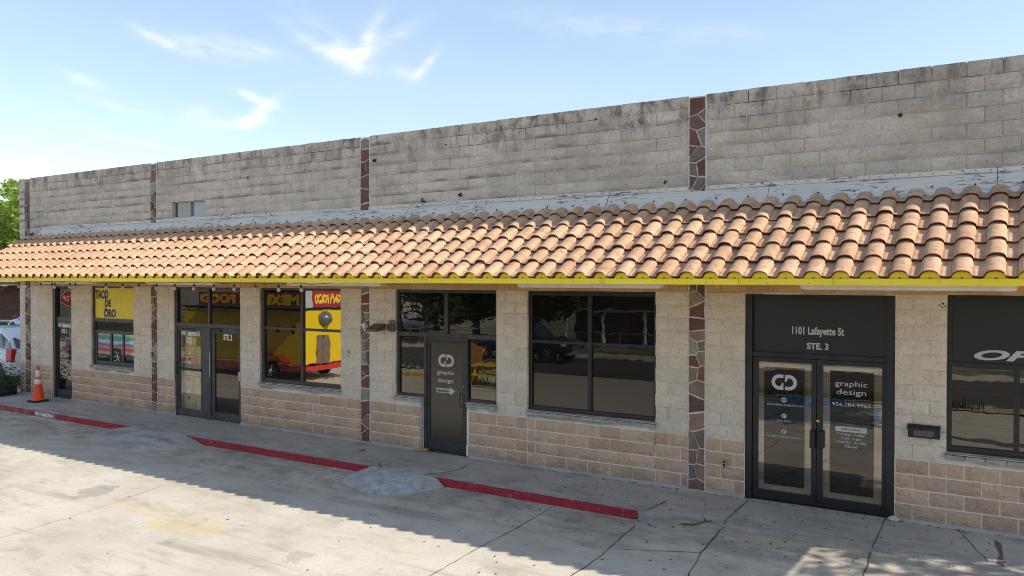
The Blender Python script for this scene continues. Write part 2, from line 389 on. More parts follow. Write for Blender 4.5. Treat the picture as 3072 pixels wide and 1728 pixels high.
def dark_interior(N, b):
    N.put(b.inputs['Base Color'], (.012, .012, .012)); b.inputs['Roughness'].default_value = .9
M['interior'] = mat('dark_interior', dark_interior)
def tinted(name, ior, rough=.008, base=(.008, .008, .0085), spec=(1, 1, 1), wob=.0):
    """opaque dark window film: black body under a reflective skin"""
    def f(N, b):
        N.put(b.inputs['Base Color'], base); b.inputs['Roughness'].default_value = rough; b.inputs['IOR'].default_value = ior
        N.put(b.inputs['Specular Tint'], spec)
        if wob:
            n = N.noise(pos(N), 2.4, 2, .5); bump(N, n, .02, wob)
    return mat(name, f)
M['film'] = tinted('tinted_pane', 1.8, .006, spec=(1, .93, .84), wob=.05)
M['film_dim'] = tinted('dim_tinted_pane', 1.62, .006, spec=(1, .95, .9), wob=.04)
M['film_black'] = tinted('black_tinted_pane', 1.78, .006, spec=(1, .95, .88), wob=.05)
M['film_brown'] = tinted('brown_tinted_pane', 2.1, .006, spec=(1, .95, .85), wob=.04)
M['mirror_pane'] = tinted('mirror_pane', 4.0, .004, spec=(1, .97, .93), wob=.05)
M['frost'] = tinted('frosted_pane', 1.75, .24, base=(.030, .027, .023), spec=(1, .94, .85))
M['panel'] = tinted('black_panel', 1.6, .28, base=(.010, .010, .011))
def clear_glass(name, refl, tint=(.9, .92, .9)):
    def f(N, b):
        tr = N.new('ShaderNodeBsdfTransparent'); N.put(tr.inputs[0], tint)
        gl = N.new('ShaderNodeBsdfGlossy'); gl.inputs['Roughness'].default_value = .005; N.put(gl.inputs[0], (1, .98, .95))
        lw = N.new('ShaderNodeLayerWeight'); lw.inputs[0].default_value = .35
        fac = N.math('ADD', refl, N.math('MULTIPLY', lw.outputs['Facing'], refl * .8), clamp=True)
        mx = N.new('ShaderNodeMixShader'); N.put(mx.inputs[0], fac); N.l.new(tr.outputs[0], mx.inputs[1]); N.l.new(gl.outputs[0], mx.inputs[2])
        N.l.new(mx.outputs[0], N.out.inputs[0])
    return mat(name, f)
M['clear'] = clear_glass('clear_pane', .07, (.97, .98, .97))
M['clear_strong'] = clear_glass('reflective_clear_pane', .13, (.88, .87, .84))
M['bulb'] = plain('bulb_glass', (.40, .39, .35), .15, .05)
M['card'] = plain('cardboard', (.66, .50, .29), .8, .1, scale=9)
M['blind'] = plain('blind_slat', (.86, .68, .45), .6, .08)

# ------------------------------------------------------------------ lettering
def text_mesh(body, size, sx=1.0, bold=0.0, shear=0.0, align='CENTER', depth=.0015, mats=None, name='lettering', spacing=1.0):
    cu = bpy.data.curves.new(name, 'FONT'); cu.body = body; cu.size = size; cu.align_x = align; cu.align_y = 'CENTER'
    cu.offset = bold; cu.shear = shear; cu.extrude = depth; cu.resolution_u = 3; cu.space_character = spacing; cu.space_line = 1.0
    ob = bpy.data.objects.new(name, cu); COL.objects.link(ob)
    dg = bpy.context.evaluated_depsgraph_get(); dg.update()
    me = bpy.data.meshes.new_from_object(ob.evaluated_get(dg)); me.name = name
    bpy.data.objects.remove(ob); bpy.data.curves.remove(cu)
    me.materials.clear(); me.materials.append(mats)
    me.transform(Matrix.Diagonal((sx, 1, 1, 1)))
    return me
def letter(body, x, y, z, h, width=None, m=None, parent=None, bold=0.0, sx=1.0, shear=0.0, face='-y', name='lettering', spacing=1.0, **props):
    """lettering centred at (x,y,z) with cap height h, optionally fitted to a width, on a face looking along -y, +y, +x"""
    me = text_mesh(body, h / .70, sx, bold * h, shear, mats=m, name=name, spacing=spacing)
    if width:
        xs = [v.co.x for v in me.vertices]; w = max(xs) - min(xs); me.transform(Matrix.Diagonal((width / w, 1, 1, 1)))
    xs = [v.co.x for v in me.vertices]; ys = [v.co.y for v in me.vertices]
    me.transform(Matrix.Translation((-(max(xs) + min(xs)) / 2, -(max(ys) + min(ys)) / 2, 0)))
    me.transform(Matrix.Rotation(R(90), 4, 'X'))
    me.transform(Matrix.Rotation({'-y': 0, '+y': R(180), '+x': R(90), '-x': R(-90)}[face], 4, 'Z'))
    me.transform(Matrix.Translation((x, y, z)))
    return link(name, me, parent, **props)

# ------------------------------------------------------------------ ground
KY = -1.43                                            # kerb line
def lot_z(x, y):
    d = KY - y
    z = -.185 - (.05 * min(d, 4) + .03 * max(0, min(d, 14) - 4) + .018 * max(0, d - 14))
    if x > -4.62:                                      # flush apron right of the last red kerb
        k = max(0, 1 - d / 2.2); k = k * k * (3 - 2 * k)
        kx = min(1, (x + 4.62) / .25)
        z = z * (1 - k * kx) + (-.068) * k * kx
    return z
def walk_z(y): return -.040 - .022 * min(1, max(0, -y / 1.43))
def grid_sheet(name, xs, ys, zf, m, **props):
    b = MB(); nx, ny = len(xs), len(ys)
    b.add([(x, y, zf(x, y)) for y in ys for x in xs], [(j * nx + i, j * nx + i + 1, (j + 1) * nx + i + 1, (j + 1) * nx + i) for j in range(ny - 1) for i in range(nx - 1)])
    return b.build(name, m, smooth=True, kind='structure', **props)
fr = lambda a, b, n: [a + (b - a) * i / n for i in range(n + 1)]
lx = fr(-70, -26, 12)[:-1] + fr(-26, -5, 60)[:-1] + fr(-5, 0, 30)[:-1] + fr(0, 10, 12)[:-1] + fr(10, 40, 6)
ly = fr(-15, -5.5, 16)[:-1] + fr(-5.5, KY - .001, 26)
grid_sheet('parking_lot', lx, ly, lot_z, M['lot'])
# sidewalk slab along the facade with its kerb face
sw = MB()
wx = [-34, -24.5, -20, -16.8, -14.7, -9.7, -8.3, -4.6, -2, 2.8, 14]
prof = [(.25, -.04), (0, -.04), (-.7, walk_z(-.7)), (KY, walk_z(KY)), (KY, -.6)]
sw.add([(x, p[0], p[1]) for x in wx for p in prof], [(i * 5 + k, i * 5 + k + 1, (i + 1) * 5 + k + 1, (i + 1) * 5 + k) for i in range(len(wx) - 1) for k in range(4)])
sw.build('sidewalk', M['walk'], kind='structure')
def earth_fn(N, b):
    p = pos(N); n = N.noise(p, .35, 6, .65)
    N.put(b.inputs['Base Color'], N.mix(N.ramp(n, .4, .6), (.30, .24, .17), (.09, .11, .04))); b.inputs['Roughness'].default_value = 1
M['earth'] = mat('dry_earth', earth_fn)
def far_z(x, y):
    if y > -15: return -.62
    d = -y - 15
    return lot_z(0, -15) - .02 - .03 * d if d < 60 else lot_z(0, -15) - 1.82
gx = [-900, -300, -120, -70, -50, -40, -25, 0, 40, 120, 900]
gy = [-900, -300, -120, -75, -60, -45, -30, -15.3, -15, -5, 0.2, 5, 14, 30, 80, 300, 900]
grid_sheet('ground', gx, gy, lambda x, y: (far_z(x, y) - .12) if y < -15.1 else -.75 - (.15 if y < .2 else 0), M['earth'])
def asphalt_fn(N, b):
    p = pos(N); n = N.noise(N.mapping(p, (.25, 1.4, 1)), 1, 5, .6)
    N.put(b.inputs['Base Color'], N.mix(N.ramp(n, .3, .7), (.055, .050, .046), (.085, .078, .070))); b.inputs['Roughness'].default_value = .88
    bump(N, N.noise(p, 60, 3), .006, .5)
M['asphalt'] = mat('asphalt', asphalt_fn)
M['orange_line'] = plain('faded_orange_line', (.34, .19, .075), .7, .3, scale=3)
rx = fr(-140, 90, 10)
street = grid_sheet('street', rx, [-26.4, -21, -16.4], lambda x, y: far_z(x, y), M['asphalt'])
grid_sheet('road_marking', rx, [-20.95, -20.8], lambda x, y: far_z(x, y) + .008, M['orange_line'])
grid_sheet('kerb', rx, [-28.4, -26.6, -26.42, -26.4], lambda x, y: far_z(x, y) + (.12 if y < -26.41 else -.05), plain('pale_kerb', (.48, .42, .34), .9, .2, scale=1.5))
grid_sheet('verge', rx, [-16.38, -15.0], lambda x, y: far_z(x, y) + .06, plain('pale_verge', (.36, .30, .21), .95, .25, scale=1.0))
# ground left of and behind the building
grid_sheet('side_lot', [-70, -24.43], [-1.42, 7.9], lambda x, y: -.05 - .0 * y, M['lot'])
grid_sheet('side_street', [-110, -24.3], [8.9, 17], lambda x, y: -.02, M['asphalt'])

# joints and cracks: recessed lines filled with dirt
def ground_z(x, y): return walk_z(y) if y > KY else lot_z(x, y)
def strip(b, pts, w, seed=0, wob=.012, dz=.004):
    r = random.Random(seed); P = []
    for i in range(len(pts) - 1):
        a, c = Vector(pts[i]), Vector(pts[i + 1]); n = max(1, int((c - a).length / .12))
        for k in range(n): P.append(a.lerp(c, k / n))
    P.append(Vector(pts[-1])); L = []
    for i, p in enumerate(P):
        d = (P[min(i + 1, len(P) - 1)] - P[max(i - 1, 0)]).normalized(); nn = Vector((-d.y, d.x))
        q = p + nn * r.uniform(-wob, wob); ww = w * r.uniform(.25, .85)
        if abs(q.y - KY) < .03: q.y = KY - .03 if q.y < KY else KY + .03
        for s_ in (-1, 1):
            e = q + nn * (ww / 2 * s_); L.append((e.x, e.y, ground_z(e.x, e.y) + dz))
    b.add(L, [(2 * i, 2 * i + 1, 2 * i + 3, 2 * i + 2) for i in range(len(P) - 1)])
jb = MB()
def js(pts, w, wob=.008):
    # keep each strip on one side of the kerb step
    strip(jb, pts, w, len(jb.v), wob)
js([(-5.98, -1.47), (-5.98, -2.6), (-6.03, -3.3), (-6.04, -6.5)], .02)
js([(-4.45, -.74), (-4.56, -1.39)], .03, .012); js([(-4.56, -1.47), (-4.48, -2.0), (-4.47, -2.9), (-4.53, -3.5), (-4.6, -6.2)], .03, .014)
js([(-3.44, -.03), (-3.42, -1.2), (-3.38, -1.38)], .026, .012); js([(-3.36, -1.47), (-3.34, -2.4), (-3.28, -3.2), (-3.25, -5)], .03, .014)
js([(-4.38, -2.74), (-3.96, -2.62), (-3.36, -2.42)], .016)
js([(-1.57, -.03), (-1.55, -1.1), (-1.545, -1.39)], .022); js([(-1.54, -1.47), (-1.51, -1.95), (-1.49, -4)], .024)
js([(-.69, -.05), (-.6, -.32), (-.32, -1.15)], .018, .012)
js([(-12.5, -3.3), (-12.56, -2.6), (-12.66, -1.5)], .02); js([(-12.5, -3.3), (-12.3, -4.6), (-12.2, -6.5)], .009)
js([(-18.75, -2.2), (-18.8, -1.5)], .018); js([(-17.85, -1.9), (-17.95, -1.5)], .02)
js([(-16.4, -1.39), (-15.0, -1.385)], .02); js([(-21.5, -.05), (-21.6, -1.38)], .014)
jb.build('pavement_joint', M['joint'], kind='structure')
hb = MB(); strip(hb, [(-3.3, -1.10), (-2.15, -1.12), (-1.55, -1.2), (-.8, -1.24), (1.5, -1.30)], .012, 5, .012)
strip(hb, [(-8.0, -1.18), (-6.8, -1.17), (-5.3, -1.21), (-4.7, -1.22)], .006, 6, .01); strip(hb, [(-15.5, -1.2), (-13, -1.22), (-10, -1.2)], .006, 8, .01)
cb = MB(); strip(cb, [(-8.30, -.45), (-8.24, -.76), (-8.33, -1.08), (-8.56, -1.37)], .03, 11, .012); strip(cb, [(-9.80, -.45), (-9.76, -1.12), (-9.5, -1.375)], .018, 12, .012); strip(cb, [(-9.1, -1.39), (-8.7, -1.385)], .03, 13, .01); cb.build('pavement_joint', M['joint'], kind='structure')
hb.build('pavement_seam', plain('seam_grey', (.27, .26, .25), .95, .3, scale=12), kind='structure')
# ramps that bridge the kerb
def ramp(top, base, m, bow=.5, seed=1):
    """wedge of concrete: top edge on the kerb, base outline on the lot"""
    b = MB(); n = 18; rows = 7; r = random.Random(seed)
    def along(pl, t):
        L = [0]
        for i in range(1, len(pl)): L.append(L[-1] + (Vector(pl[i]) - Vector(pl[i - 1])).length)
        d = t * L[-1]
        for i in range(1, len(pl)):
            if d <= L[i] + 1e-9: return Vector(pl[i - 1]).lerp(Vector(pl[i]), (d - L[i - 1]) / max(1e-9, L[i] - L[i - 1]))
        return Vector(pl[-1])
    vs = []
    for j in range(rows + 1):
        for i in range(n + 1):
            t = i / n; a = along(top, t); c = along(base, t); q = a.lerp(c, j / rows)
            y = min(q.y, KY - .004); z0 = walk_z(KY) + .006; z1 = lot_z(q.x, y)
            k = j / rows; z = z0 * (1 - k) + (z1 - .012) * k + (.02 * math.sin(math.pi * k) * bow) + r.uniform(-.003, .003)
            z = max(z, z1 - .015)
            vs.append((q.x, y, z))
    b.add(vs, [(j * (n + 1) + i, j * (n + 1) + i + 1, (j + 1) * (n + 1) + i + 1, (j + 1) * (n + 1) + i) for j in range(rows) for i in range(n)])
    # tongue lapping over the kerb top
    tl = [(along(top, i / n).x, walk_z(KY) + .006) for i in range(n + 1)]
    o = [(x, KY - .004, z) for x, z in tl] + [(x, KY + .05, z - .001) for x, z in tl]
    b.add(o, [(i, i + 1, n + 2 + i, n + 1 + i) for i in range(n)])
    return b.build('kerb_ramp', m, smooth=True, kind='structure')
ramp([(-16.75, KY), (-15.9, KY), (-15.2, KY), (-14.85, KY)], [(-17.75, KY - .02), (-17.5, -2.2), (-16.73, -2.33), (-15.92, -2.42), (-15.1, -2.4), (-14.55, -2.1), (-14.25, -1.8), (-14.2, KY - .02)], M['walk'], .3, 2)
ramp([(-9.68, KY), (-9.2, KY), (-8.6, KY), (-8.25, KY)], [(-10.05, KY - .02), (-10.02, -1.72), (-9.82, -2.12), (-9.4, -2.22), (-8.95, -2.36), (-8.6, -2.24), (-8.3, -2.06), (-8.08, -1.68), (-8.05, KY - .02)], M['ramp_rough'], .25, 3)
# raised patch of newer concrete in front of the Next Door entrance
pp = [(-9.74, -1.1), (-9.80, -.5), (-9.68, -.02), (-8.6, -.02), (-8.38, -.25), (-8.26, -.75), (-8.32, -1.05), (-8.55, -1.36), (-9.1, -1.40), (-9.5, -1.36)]
pb = MB(); cx = sum(p[0] for p in pp) / len(pp); cy = sum(p[1] for p in pp) / len(pp)
n = len(pp); inn = [(cx + (x - cx) * .95, cy + (y - cy) * .94) for x, y in pp]
pb.add([(x, y, walk_z(y) - .01) for x, y in pp] + [(x, y, walk_z(y) + .014) for x, y in inn], [(i, (i + 1) % n, (i + 1) % n + n, i + n) for i in range(n)] + [tuple(range(n, 2 * n))])
pb.build('concrete_patch', M['walk'], kind='structure')
pb = MB(); pb.add([(x, y, walk_z(y) + .003) for x, y in [(-.28, -.22), (-.2, -.35), (-.17, -.9), (-.16, -1.24), (-.24, -1.16), (-.21, -.8), (-.26, -.5)]], [tuple(range(7))])
pb.build('scaled_patch', plain('scaled_concrete', (.14, .135, .125), .95, .5, scale=25, bmp=.6), kind='structure')
# red kerb paint, ragged along its top edge
def kerb_paint(x0, x1, seed):
    b = MB(); r = random.Random(seed); n = max(4, int((x1 - x0) / .05)); vs = []
    for i in range(n + 1):
        x = x0 + (x1 - x0) * i / n; zt = walk_z(KY) + .0035
        vs += [(x, KY - .004, lot_z(-10, KY) - .02), (x, KY - .004, zt), (x, KY + .008 + r.uniform(0, .034) * (1 if r.random() < .6 else .3), zt)]
    b.add(vs, [(3 * i + k, 3 * i + 3 + k, 3 * i + 4 + k, 3 * i + 1 + k) for i in range(n) for k in (0, 1)])
    return b.build('red_kerb_paint', M['red'], kind='structure')
kerb_paint(-34, -16.72, 1); kerb_paint(-14.88, -9.66, 2); kerb_paint(-8.27, -4.62, 3)
letter('NO PARKING', -20.42, KY - .009, -.118, .085, .86, M['white_paint'], None, .08, kind='structure', name='kerb_lettering')
# small litter: dark leaves and grit scattered on the concrete
lb = MB()
for i in range(760):
    x = rnd.uniform(-23, 0.2); y = -abs(rnd.gauss(0, 2.2)) - .1 if rnd.random() < .8 else rnd.uniform(-7, -.2)
    if rnd.random() < .45: x = rnd.uniform(-8, 0)
    if rnd.random() < .22: y = -.03 - abs(rnd.gauss(0, .05))
    if abs(y - KY) < .05 or y < -8: continue
    if (-18 < x < -14 or -10.2 < x < -8) and -2.5 < y < KY: continue
    z = ground_z(x, y) + .003; a = rnd.uniform(0, 6.28); s1 = rnd.uniform(.008, .03); s2 = s1 * rnd.uniform(.35, .7)
    c_, s_ = math.cos(a), math.sin(a); h = rnd.uniform(.001, .008)
    q = [(s1, 0), (0, s2), (-s1, 0), (0, -s2)]
    lb.add([(x + u * c_ - v * s_, y + u * s_ + v * c_, z + (h if k % 2 else 0)) for k, (u, v) in enumerate(q)], [(0, 1, 2), (0, 2, 3)])
lb.build('leaf_litter', plain('dead_leaf', (.07, .052, .04), .9, .5, scale=3), kind='stuff')
gb = MB()
for (x, y) in [(-10.5, -1.5), (-10.18, -1.52), (-10.1, -1.5), (-9.98, -1.86), (-9.9, -2.05), (-10.02, -1.95), (-10.3, -1.49), (-9.85, -2.12)]:
    s1 = rnd.uniform(.018, .035); gb.lathe([(s1 * .5, 0), (s1, s1 * .4), (s1 * .5, s1 * .9)], 6, (x, y, lot_z(x, y) - .002))
gb.build('loose_gravel', plain('pale_grit', (.5, .48, .44), .9, .2), kind='stuff')

# ------------------------------------------------------------------ the building
B = thing('commercial_building', 'long split-face block strip building with clay tile awning and dark shop windows', 'building', (-10.8, 0, 0))
BINV = Matrix.Translation((10.8, 0, 0))
def part(o, **props):
    """parent a world-built object to the building"""
    o.parent = B; o.matrix_parent_inverse = BINV
    for k, v in props.items(): o[k] = v
    return o
XL, XR = -24.42, 2.8
OPEN = [(-22.70, -21.76, -.06, 3.048, 'door1'), (-20.80, -18.93, .985, 3.048, 'win1'), (-17.30, -14.89, -.06, 3.048, 'door2'),
        (-14.24, -11.80, .975, 3.048, 'win2'), (-10.34, -7.985, .985, 3.048, 'door3'), (-7.33, -4.94, .965, 3.048, 'win3'),
        (-3.515, -1.465, -.06, 3.03, 'ste3'), (-.84, 1.5, .965, 3.048, 'win4')]
UP = (-17.32, -16.12, 4.69, 5.10)
PIL = [(-24.085, -23.83), (-18.16, -17.95), (-11.235, -11.005), (-4.392, -4.125)]
wb = MB(); t0, t1 = .0045, .26
edges = [XL] + [e for o in OPEN for e in o[:2]] + [XR]
for i in range(0, len(edges), 2): wb.box(edges[i], edges[i + 1], t0, t1, -.4, 3.048)
for x0, x1, z0, z1, nm in OPEN:
    if nm == 'door3':
        wb.box(x0, -9.665, t0, t1, -.4, z0); wb.box(-8.64, x1, t0, t1, -.4, z0); wb.box(-9.665, -8.64, t0, t1, -.4, -.06)
    else: wb.box(x0, x1, t0, t1, -.4, z0)
    if z1 < 3.048: wb.box(x0, x1, t0, t1, z1, 3.048)
wb.box(XL, XR, t0, t1, 3.048, UP[2]); wb.box(XL, UP[0], t0, t1, UP[2], UP[3]); wb.box(UP[1], XR, t0, t1, UP[2], UP[3]); wb.box(XL, XR, t0, t1, UP[3], 6.075)
part(wb.build('wall', M['mortar']))
sb = MB(); sb.box(XL, XL + .26, t1, 16, -.4, 6.06); sb.box(XR - .26, XR, t1, 16, -.4, 6.06); sb.box(XL + .26, XR - .26, 15.7, 16, -.4, 6.06)
part(sb.build('side_wall', M['parapet_block']))
rb = MB(); rb.box(XL + .26, XR - .26, t1, 15.7, 5.3, 5.5); part(rb.build('flat_roof', plain('roof_membrane', (.5, .5, .5), .9)))
ib = MB(); ib.box(XL + .3, XR - .3, .95, 1.0, -.3, 3.4); ib.box(XL + .3, XR - .3, t1 + .01, .95, 3.15, 3.2); ib.box(XL + .3, XR - .3, t1 + .01, .95, -.1, -.06)
part(ib.build('interior_partition', M['interior']))
# foundation ledge below the lowest course
fb = MB()
for x0, x1 in [(XL, -22.70), (-21.76, -17.30), (-14.89, -9.66), (-8.64, -3.515), (-1.465, XR)]:
    fb.box(x0, x1, -.022, .008, -.3, .004)
part(fb.build('foundation', M['walk'], bevel=.004))

# split-face blocks: a few shared meshes, each block an object of its own
def block_mesh(w, h, seed, m, nx=5, nz=3, proud=.019):
    r = random.Random(seed); b = MB(); vs = []
    tilt = r.uniform(-.006, .006); tz = r.uniform(-.004, .006)
    for j in range(nz + 1):
        for i in range(nx + 1):
            u, v = i / nx, j / nz; ed = i in (0, nx) or j in (0, nz)
            y = -(.002 + (r.uniform(0, .004) if ed else proud * r.uniform(.45, 1.25) + tilt * (u - .5) + tz * (v - .5)))
            x = (u - .5) * w + (0 if i in (0, nx) else r.uniform(-.25, .25) * w / nx); z = v * h + (0 if j in (0, nz) else r.uniform(-.2, .2) * h / nz)
            if ed: x += r.uniform(-.0018, .0018); z += r.uniform(-.0018, .0018)
            vs.append((x, y, z))
    fs = []
    for j in range(nz):
        for i in range(nx):
            a = j * (nx + 1) + i
            q = (a, a + 1, a + nx + 2, a + nx + 1)
            fs += [(q[0], q[1], q[2]), (q[0], q[2], q[3])] if r.random() < .5 else [(q[0], q[1], q[3]), (q[1], q[2], q[3])]
    ring = [i for i in range(nx)] + [nx + j * (nx + 1) for j in range(nz)] + [nz * (nx + 1) + nx - i for i in range(nx)] + [(nz - j) * (nx + 1) for j in range(nz)]
    n0 = len(vs)
    for i in ring: vs.append((vs[i][0], .008, vs[i][2]))
    k = len(ring)
    fs += [(ring[i], n0 + i, n0 + (i + 1) % k, ring[(i + 1) % k]) for i in range(k)]
    b.add(vs, fs); return b.mesh('block', m)
BM = {}
def block_for(w, m):
    h = .2032 - 2 * {'dado_block': .0095, 'lintel_block': .005, 'pier_block': .0032, 'parapet_block': .0055}[m]
    key = (round(w / .02), m, round(h, 3))
    if key not in BM:
        BM[key] = [block_mesh(w, h, hash((round(w, 2), m)) % 1000 + i * 17, M[m], nx=max(2, round(w / .075))) for i in range(7 if w > .38 else 3)]
    return rnd.choice(BM[key])
blocks = []                                           # (x centre, z, width, material, shown size)
def lay(x0, x1, k0, k1, phase, m, skip=()):
    """running bond between x0 and x1 for courses k0..k1; phase = joint position of odd courses"""
    gap = {"dado_block": .0095, "lintel_block": .005, "pier_block": .0032, "parapet_block": .0055}[m]
    for k in range(k0, k1 + 1):
        ph = phase + (0 if k % 2 else .2032); xs = [x0]
        n = math.ceil((x0 - ph) / .4064 + .001); x = ph + n * .4064
        while x < x1 - .001:
            if x - xs[-1] > .045 and x1 - x > .045: xs.append(x)
            x += .4064
        xs.append(x1)
        for a, c in zip(xs, xs[1:]):
            a2, c2 = a + gap, c - gap
            for u0, u1, v0, v1 in skip:
                if v0 < (k + .5) * .2032 < v1 and a2 < u1 and c2 > u0:
                    if a2 < u0 - .03: blocks.append(((a2 + u0 - gap) / 2, k * .2032 + gap, u0 - gap - a2, m))
                    if c2 > u1 + .03: blocks.append(((c2 + u1 + gap) / 2, k * .2032 + gap, c2 - u1 - gap, m))
                    break
            else: blocks.append(((a2 + c2) / 2, k * .2032 + gap, c2 - a2, m))
PH = [-24.3, -47.857 * .4064, -31.55 * .4064, -16.63 * .4064, -2.555 * .4064]
secs = [(XL, PIL[0][0], PH[0]), (PIL[0][1], PIL[1][0], PH[1]), (PIL[1][1], PIL[2][0], PH[2]), (PIL[2][1], PIL[3][0], PH[3]), (PIL[3][1], XR, PH[4])]
for s0, s1, ph in secs:
    solid = [s0]
    for x0, x1, z0, z1, nm in OPEN:
        if s0 < x0 < s1: solid += [x0, x1]
    solid.append(s1)
    for i in range(0, len(solid), 2):
        lay(solid[i], solid[i + 1], 0, 3, ph, 'dado_block'); lay(solid[i], solid[i + 1], 4, 14, ph, 'pier_block')
    for x0, x1, z0, z1, nm in OPEN:
        if s0 < x0 < s1 and z0 > 0:
            if nm == 'door3': lay(x0, -9.70, 0, 3, ph, 'dado_block'); lay(-8.60, x1, 0, 3, ph, 'dado_block')
            else: lay(x0, x1, 0, 3, ph, 'dado_block')
    lay(s0, s1, 15, 15, ph, 'lintel_block')
    lay(s0, s1, 22, 29, ph, 'parapet_block', [(UP[0] - .01, UP[1] + .01, UP[2] - .02, UP[3] + .02)])
def px_size(x, z, w):
    dep = -x * .534 + 12.1 * .8456; return w * .2032 * 12.1 / dep ** 3 * (.3 if x > .3 else 1)
blocks_by = {}
for q in blocks: blocks_by.setdefault(q[3], []).append(q)
for m, L in blocks_by.items():
    L.sort(key=lambda q: -px_size(q[0], q[1], q[2]))
    stuff = MB()
    for i, (x, z, w, _) in enumerate(L):
        me = block_for(w, m)
        if i < 300:
            o = link(m, me, B); o.location = (x + 10.8, 0, z)
            if z > 5.85: o.scale = (1, 1, rnd.uniform(.975, 1.02)); o.rotation_euler = (0, rnd.uniform(-.006, .006), 0)
        else:
            stuff.add([(v.co.x + x, v.co.y, v.co.z + z) for v in me.vertices], [tuple(p.vertices) for p in me.polygons])
    if stuff.v: part(stuff.build(m + 's', M[m]), kind='stuff')

# pilasters of irregular flagstones
def clip(poly, p, q):
    """keep the side of polygon nearer to p than to q"""
    m_ = ((p[0] + q[0]) / 2, (p[1] + q[1]) / 2); d = (q[0] - p[0], q[1] - p[1]); out = []
    sd = lambda a: (a[0] - m_[0]) * d[0] + (a[1] - m_[1]) * d[1]
    for i in range(len(poly)):
        a, c = poly[i], poly[(i + 1) % len(poly)]; sa, sc_ = sd(a), sd(c)
        if sa <= 0: out.append(a)
        if sa * sc_ < 0: t = sa / (sa - sc_); out.append((a[0] + (c[0] - a[0]) * t, a[1] + (c[1] - a[1]) * t))
    return out
def inset(poly, d):
    n = len(poly); out = []; cx = sum(p[0] for p in poly) / n; cz = sum(p[1] for p in poly) / n
    for i in range(n):
        a, b_, c = Vector(poly[i - 1]), Vector(poly[i]), Vector(poly[(i + 1) % n])
        e1 = (b_ - a); e2 = (c - b_)
        if e1.length < 1e-4 or e2.length < 1e-4: continue
        e1.normalize(); e2.normalize(); n1 = Vector((-e1.y, e1.x)); n2 = Vector((-e2.y, e2.x))
        bis = n1 + n2
        if bis.length < .2: continue
        bis.normalize(); s_ = d / max(.35, bis.dot(n1)); out.append(tuple(b_ + bis * s_))
    return out
def area(poly): return .5 * sum(poly[i - 1][0] * poly[i][1] - poly[i][0] * poly[i - 1][1] for i in range(len(poly)))
for pi_, (x0, x1) in enumerate(PIL):
    mb = MB(); mb.box(x0 - .012, x1 + .012, -.006, .012, -.05, 3.25); mb.box(x0 - .012, x1 + .012, -.006, .012, 4.3, 6.07)
    part(mb.build('pilaster_mortar', M['stone_mortar']))
    r = random.Random(40 + pi_)
    for z0, z1 in [(-.02, 3.2), (4.45, 6.06)]:
        pts = []; z = z0
        while z < z1:
            s_ = r.uniform(.13, .34)
            if r.random() < .7:
                pts.append((x0 + (x1 - x0) * r.uniform(.3, .7), z + s_ / 2))
                if r.random() < .45: pts.append((x0 + (x1 - x0) * r.choice([.06, .94]), z + s_ * r.uniform(.75, 1.05)))
            else:
                pts.append((x0 + (x1 - x0) * r.uniform(.1, .3), z + s_ * r.uniform(.3, .6))); pts.append((x0 + (x1 - x0) * r.uniform(.7, .95), z + s_ * r.uniform(.4, .8)))
            z += s_
        for i, p in enumerate(pts):
            poly = [(x0, z0), (x1, z0), (x1, z1), (x0, z1)]
            for j, q in enumerate(pts):
                if j != i and abs(q[1] - p[1]) < 1.2 and len(poly) > 2: poly = clip(poly, p, q)
            if len(poly) < 3 or area(poly) < .0012: continue
            poly = inset(poly, r.uniform(.009, .014))
            if len(poly) < 3 or area(poly) < .0007: continue
            # roughen the outline
            pl = []
            for k in range(len(poly)):
                a, c = Vector(poly[k]), Vector(poly[(k + 1) % len(poly)]); pl.append(a)
                if (c - a).length > .07:
                    mdp = a.lerp(c, r.uniform(.35, .65)); dn = (c - a).normalized(); pl.append(mdp + Vector((-dn.y, dn.x)) * r.uniform(-.002, .010))
            dy = r.uniform(.018, .036); n = len(pl); ins = inset([tuple(v) for v in pl], .006)
            b = MB(); cx = sum(v[0] for v in pl) / n; cz = sum(v[1] for v in pl) / n
            top = [(cx + (v[0] - cx) * .93, cz + (v[1] - cz) * .95) for v in pl]
            b.add([(v[0] - cx, 0, v[1] - cz) for v in pl] + [(v[0] - cx, -dy * .75, v[1] - cz) for v in pl] + [(v[0] - cx, -dy + r.uniform(-.003, .003), v[1] - cz) for v in top],
                  [(k, (k + 1) % n, (k + 1) % n + n, k + n) for k in range(n)] + [(k + n, (k + 1) % n + n, (k + 1) % n + 2 * n, k + 2 * n) for k in range(n)] + [tuple(range(2 * n, 3 * n))])
            o = link('flagstone', b.mesh('flagstone', M['stone']), B); o.location = (cx + 10.8, -.004, cz)

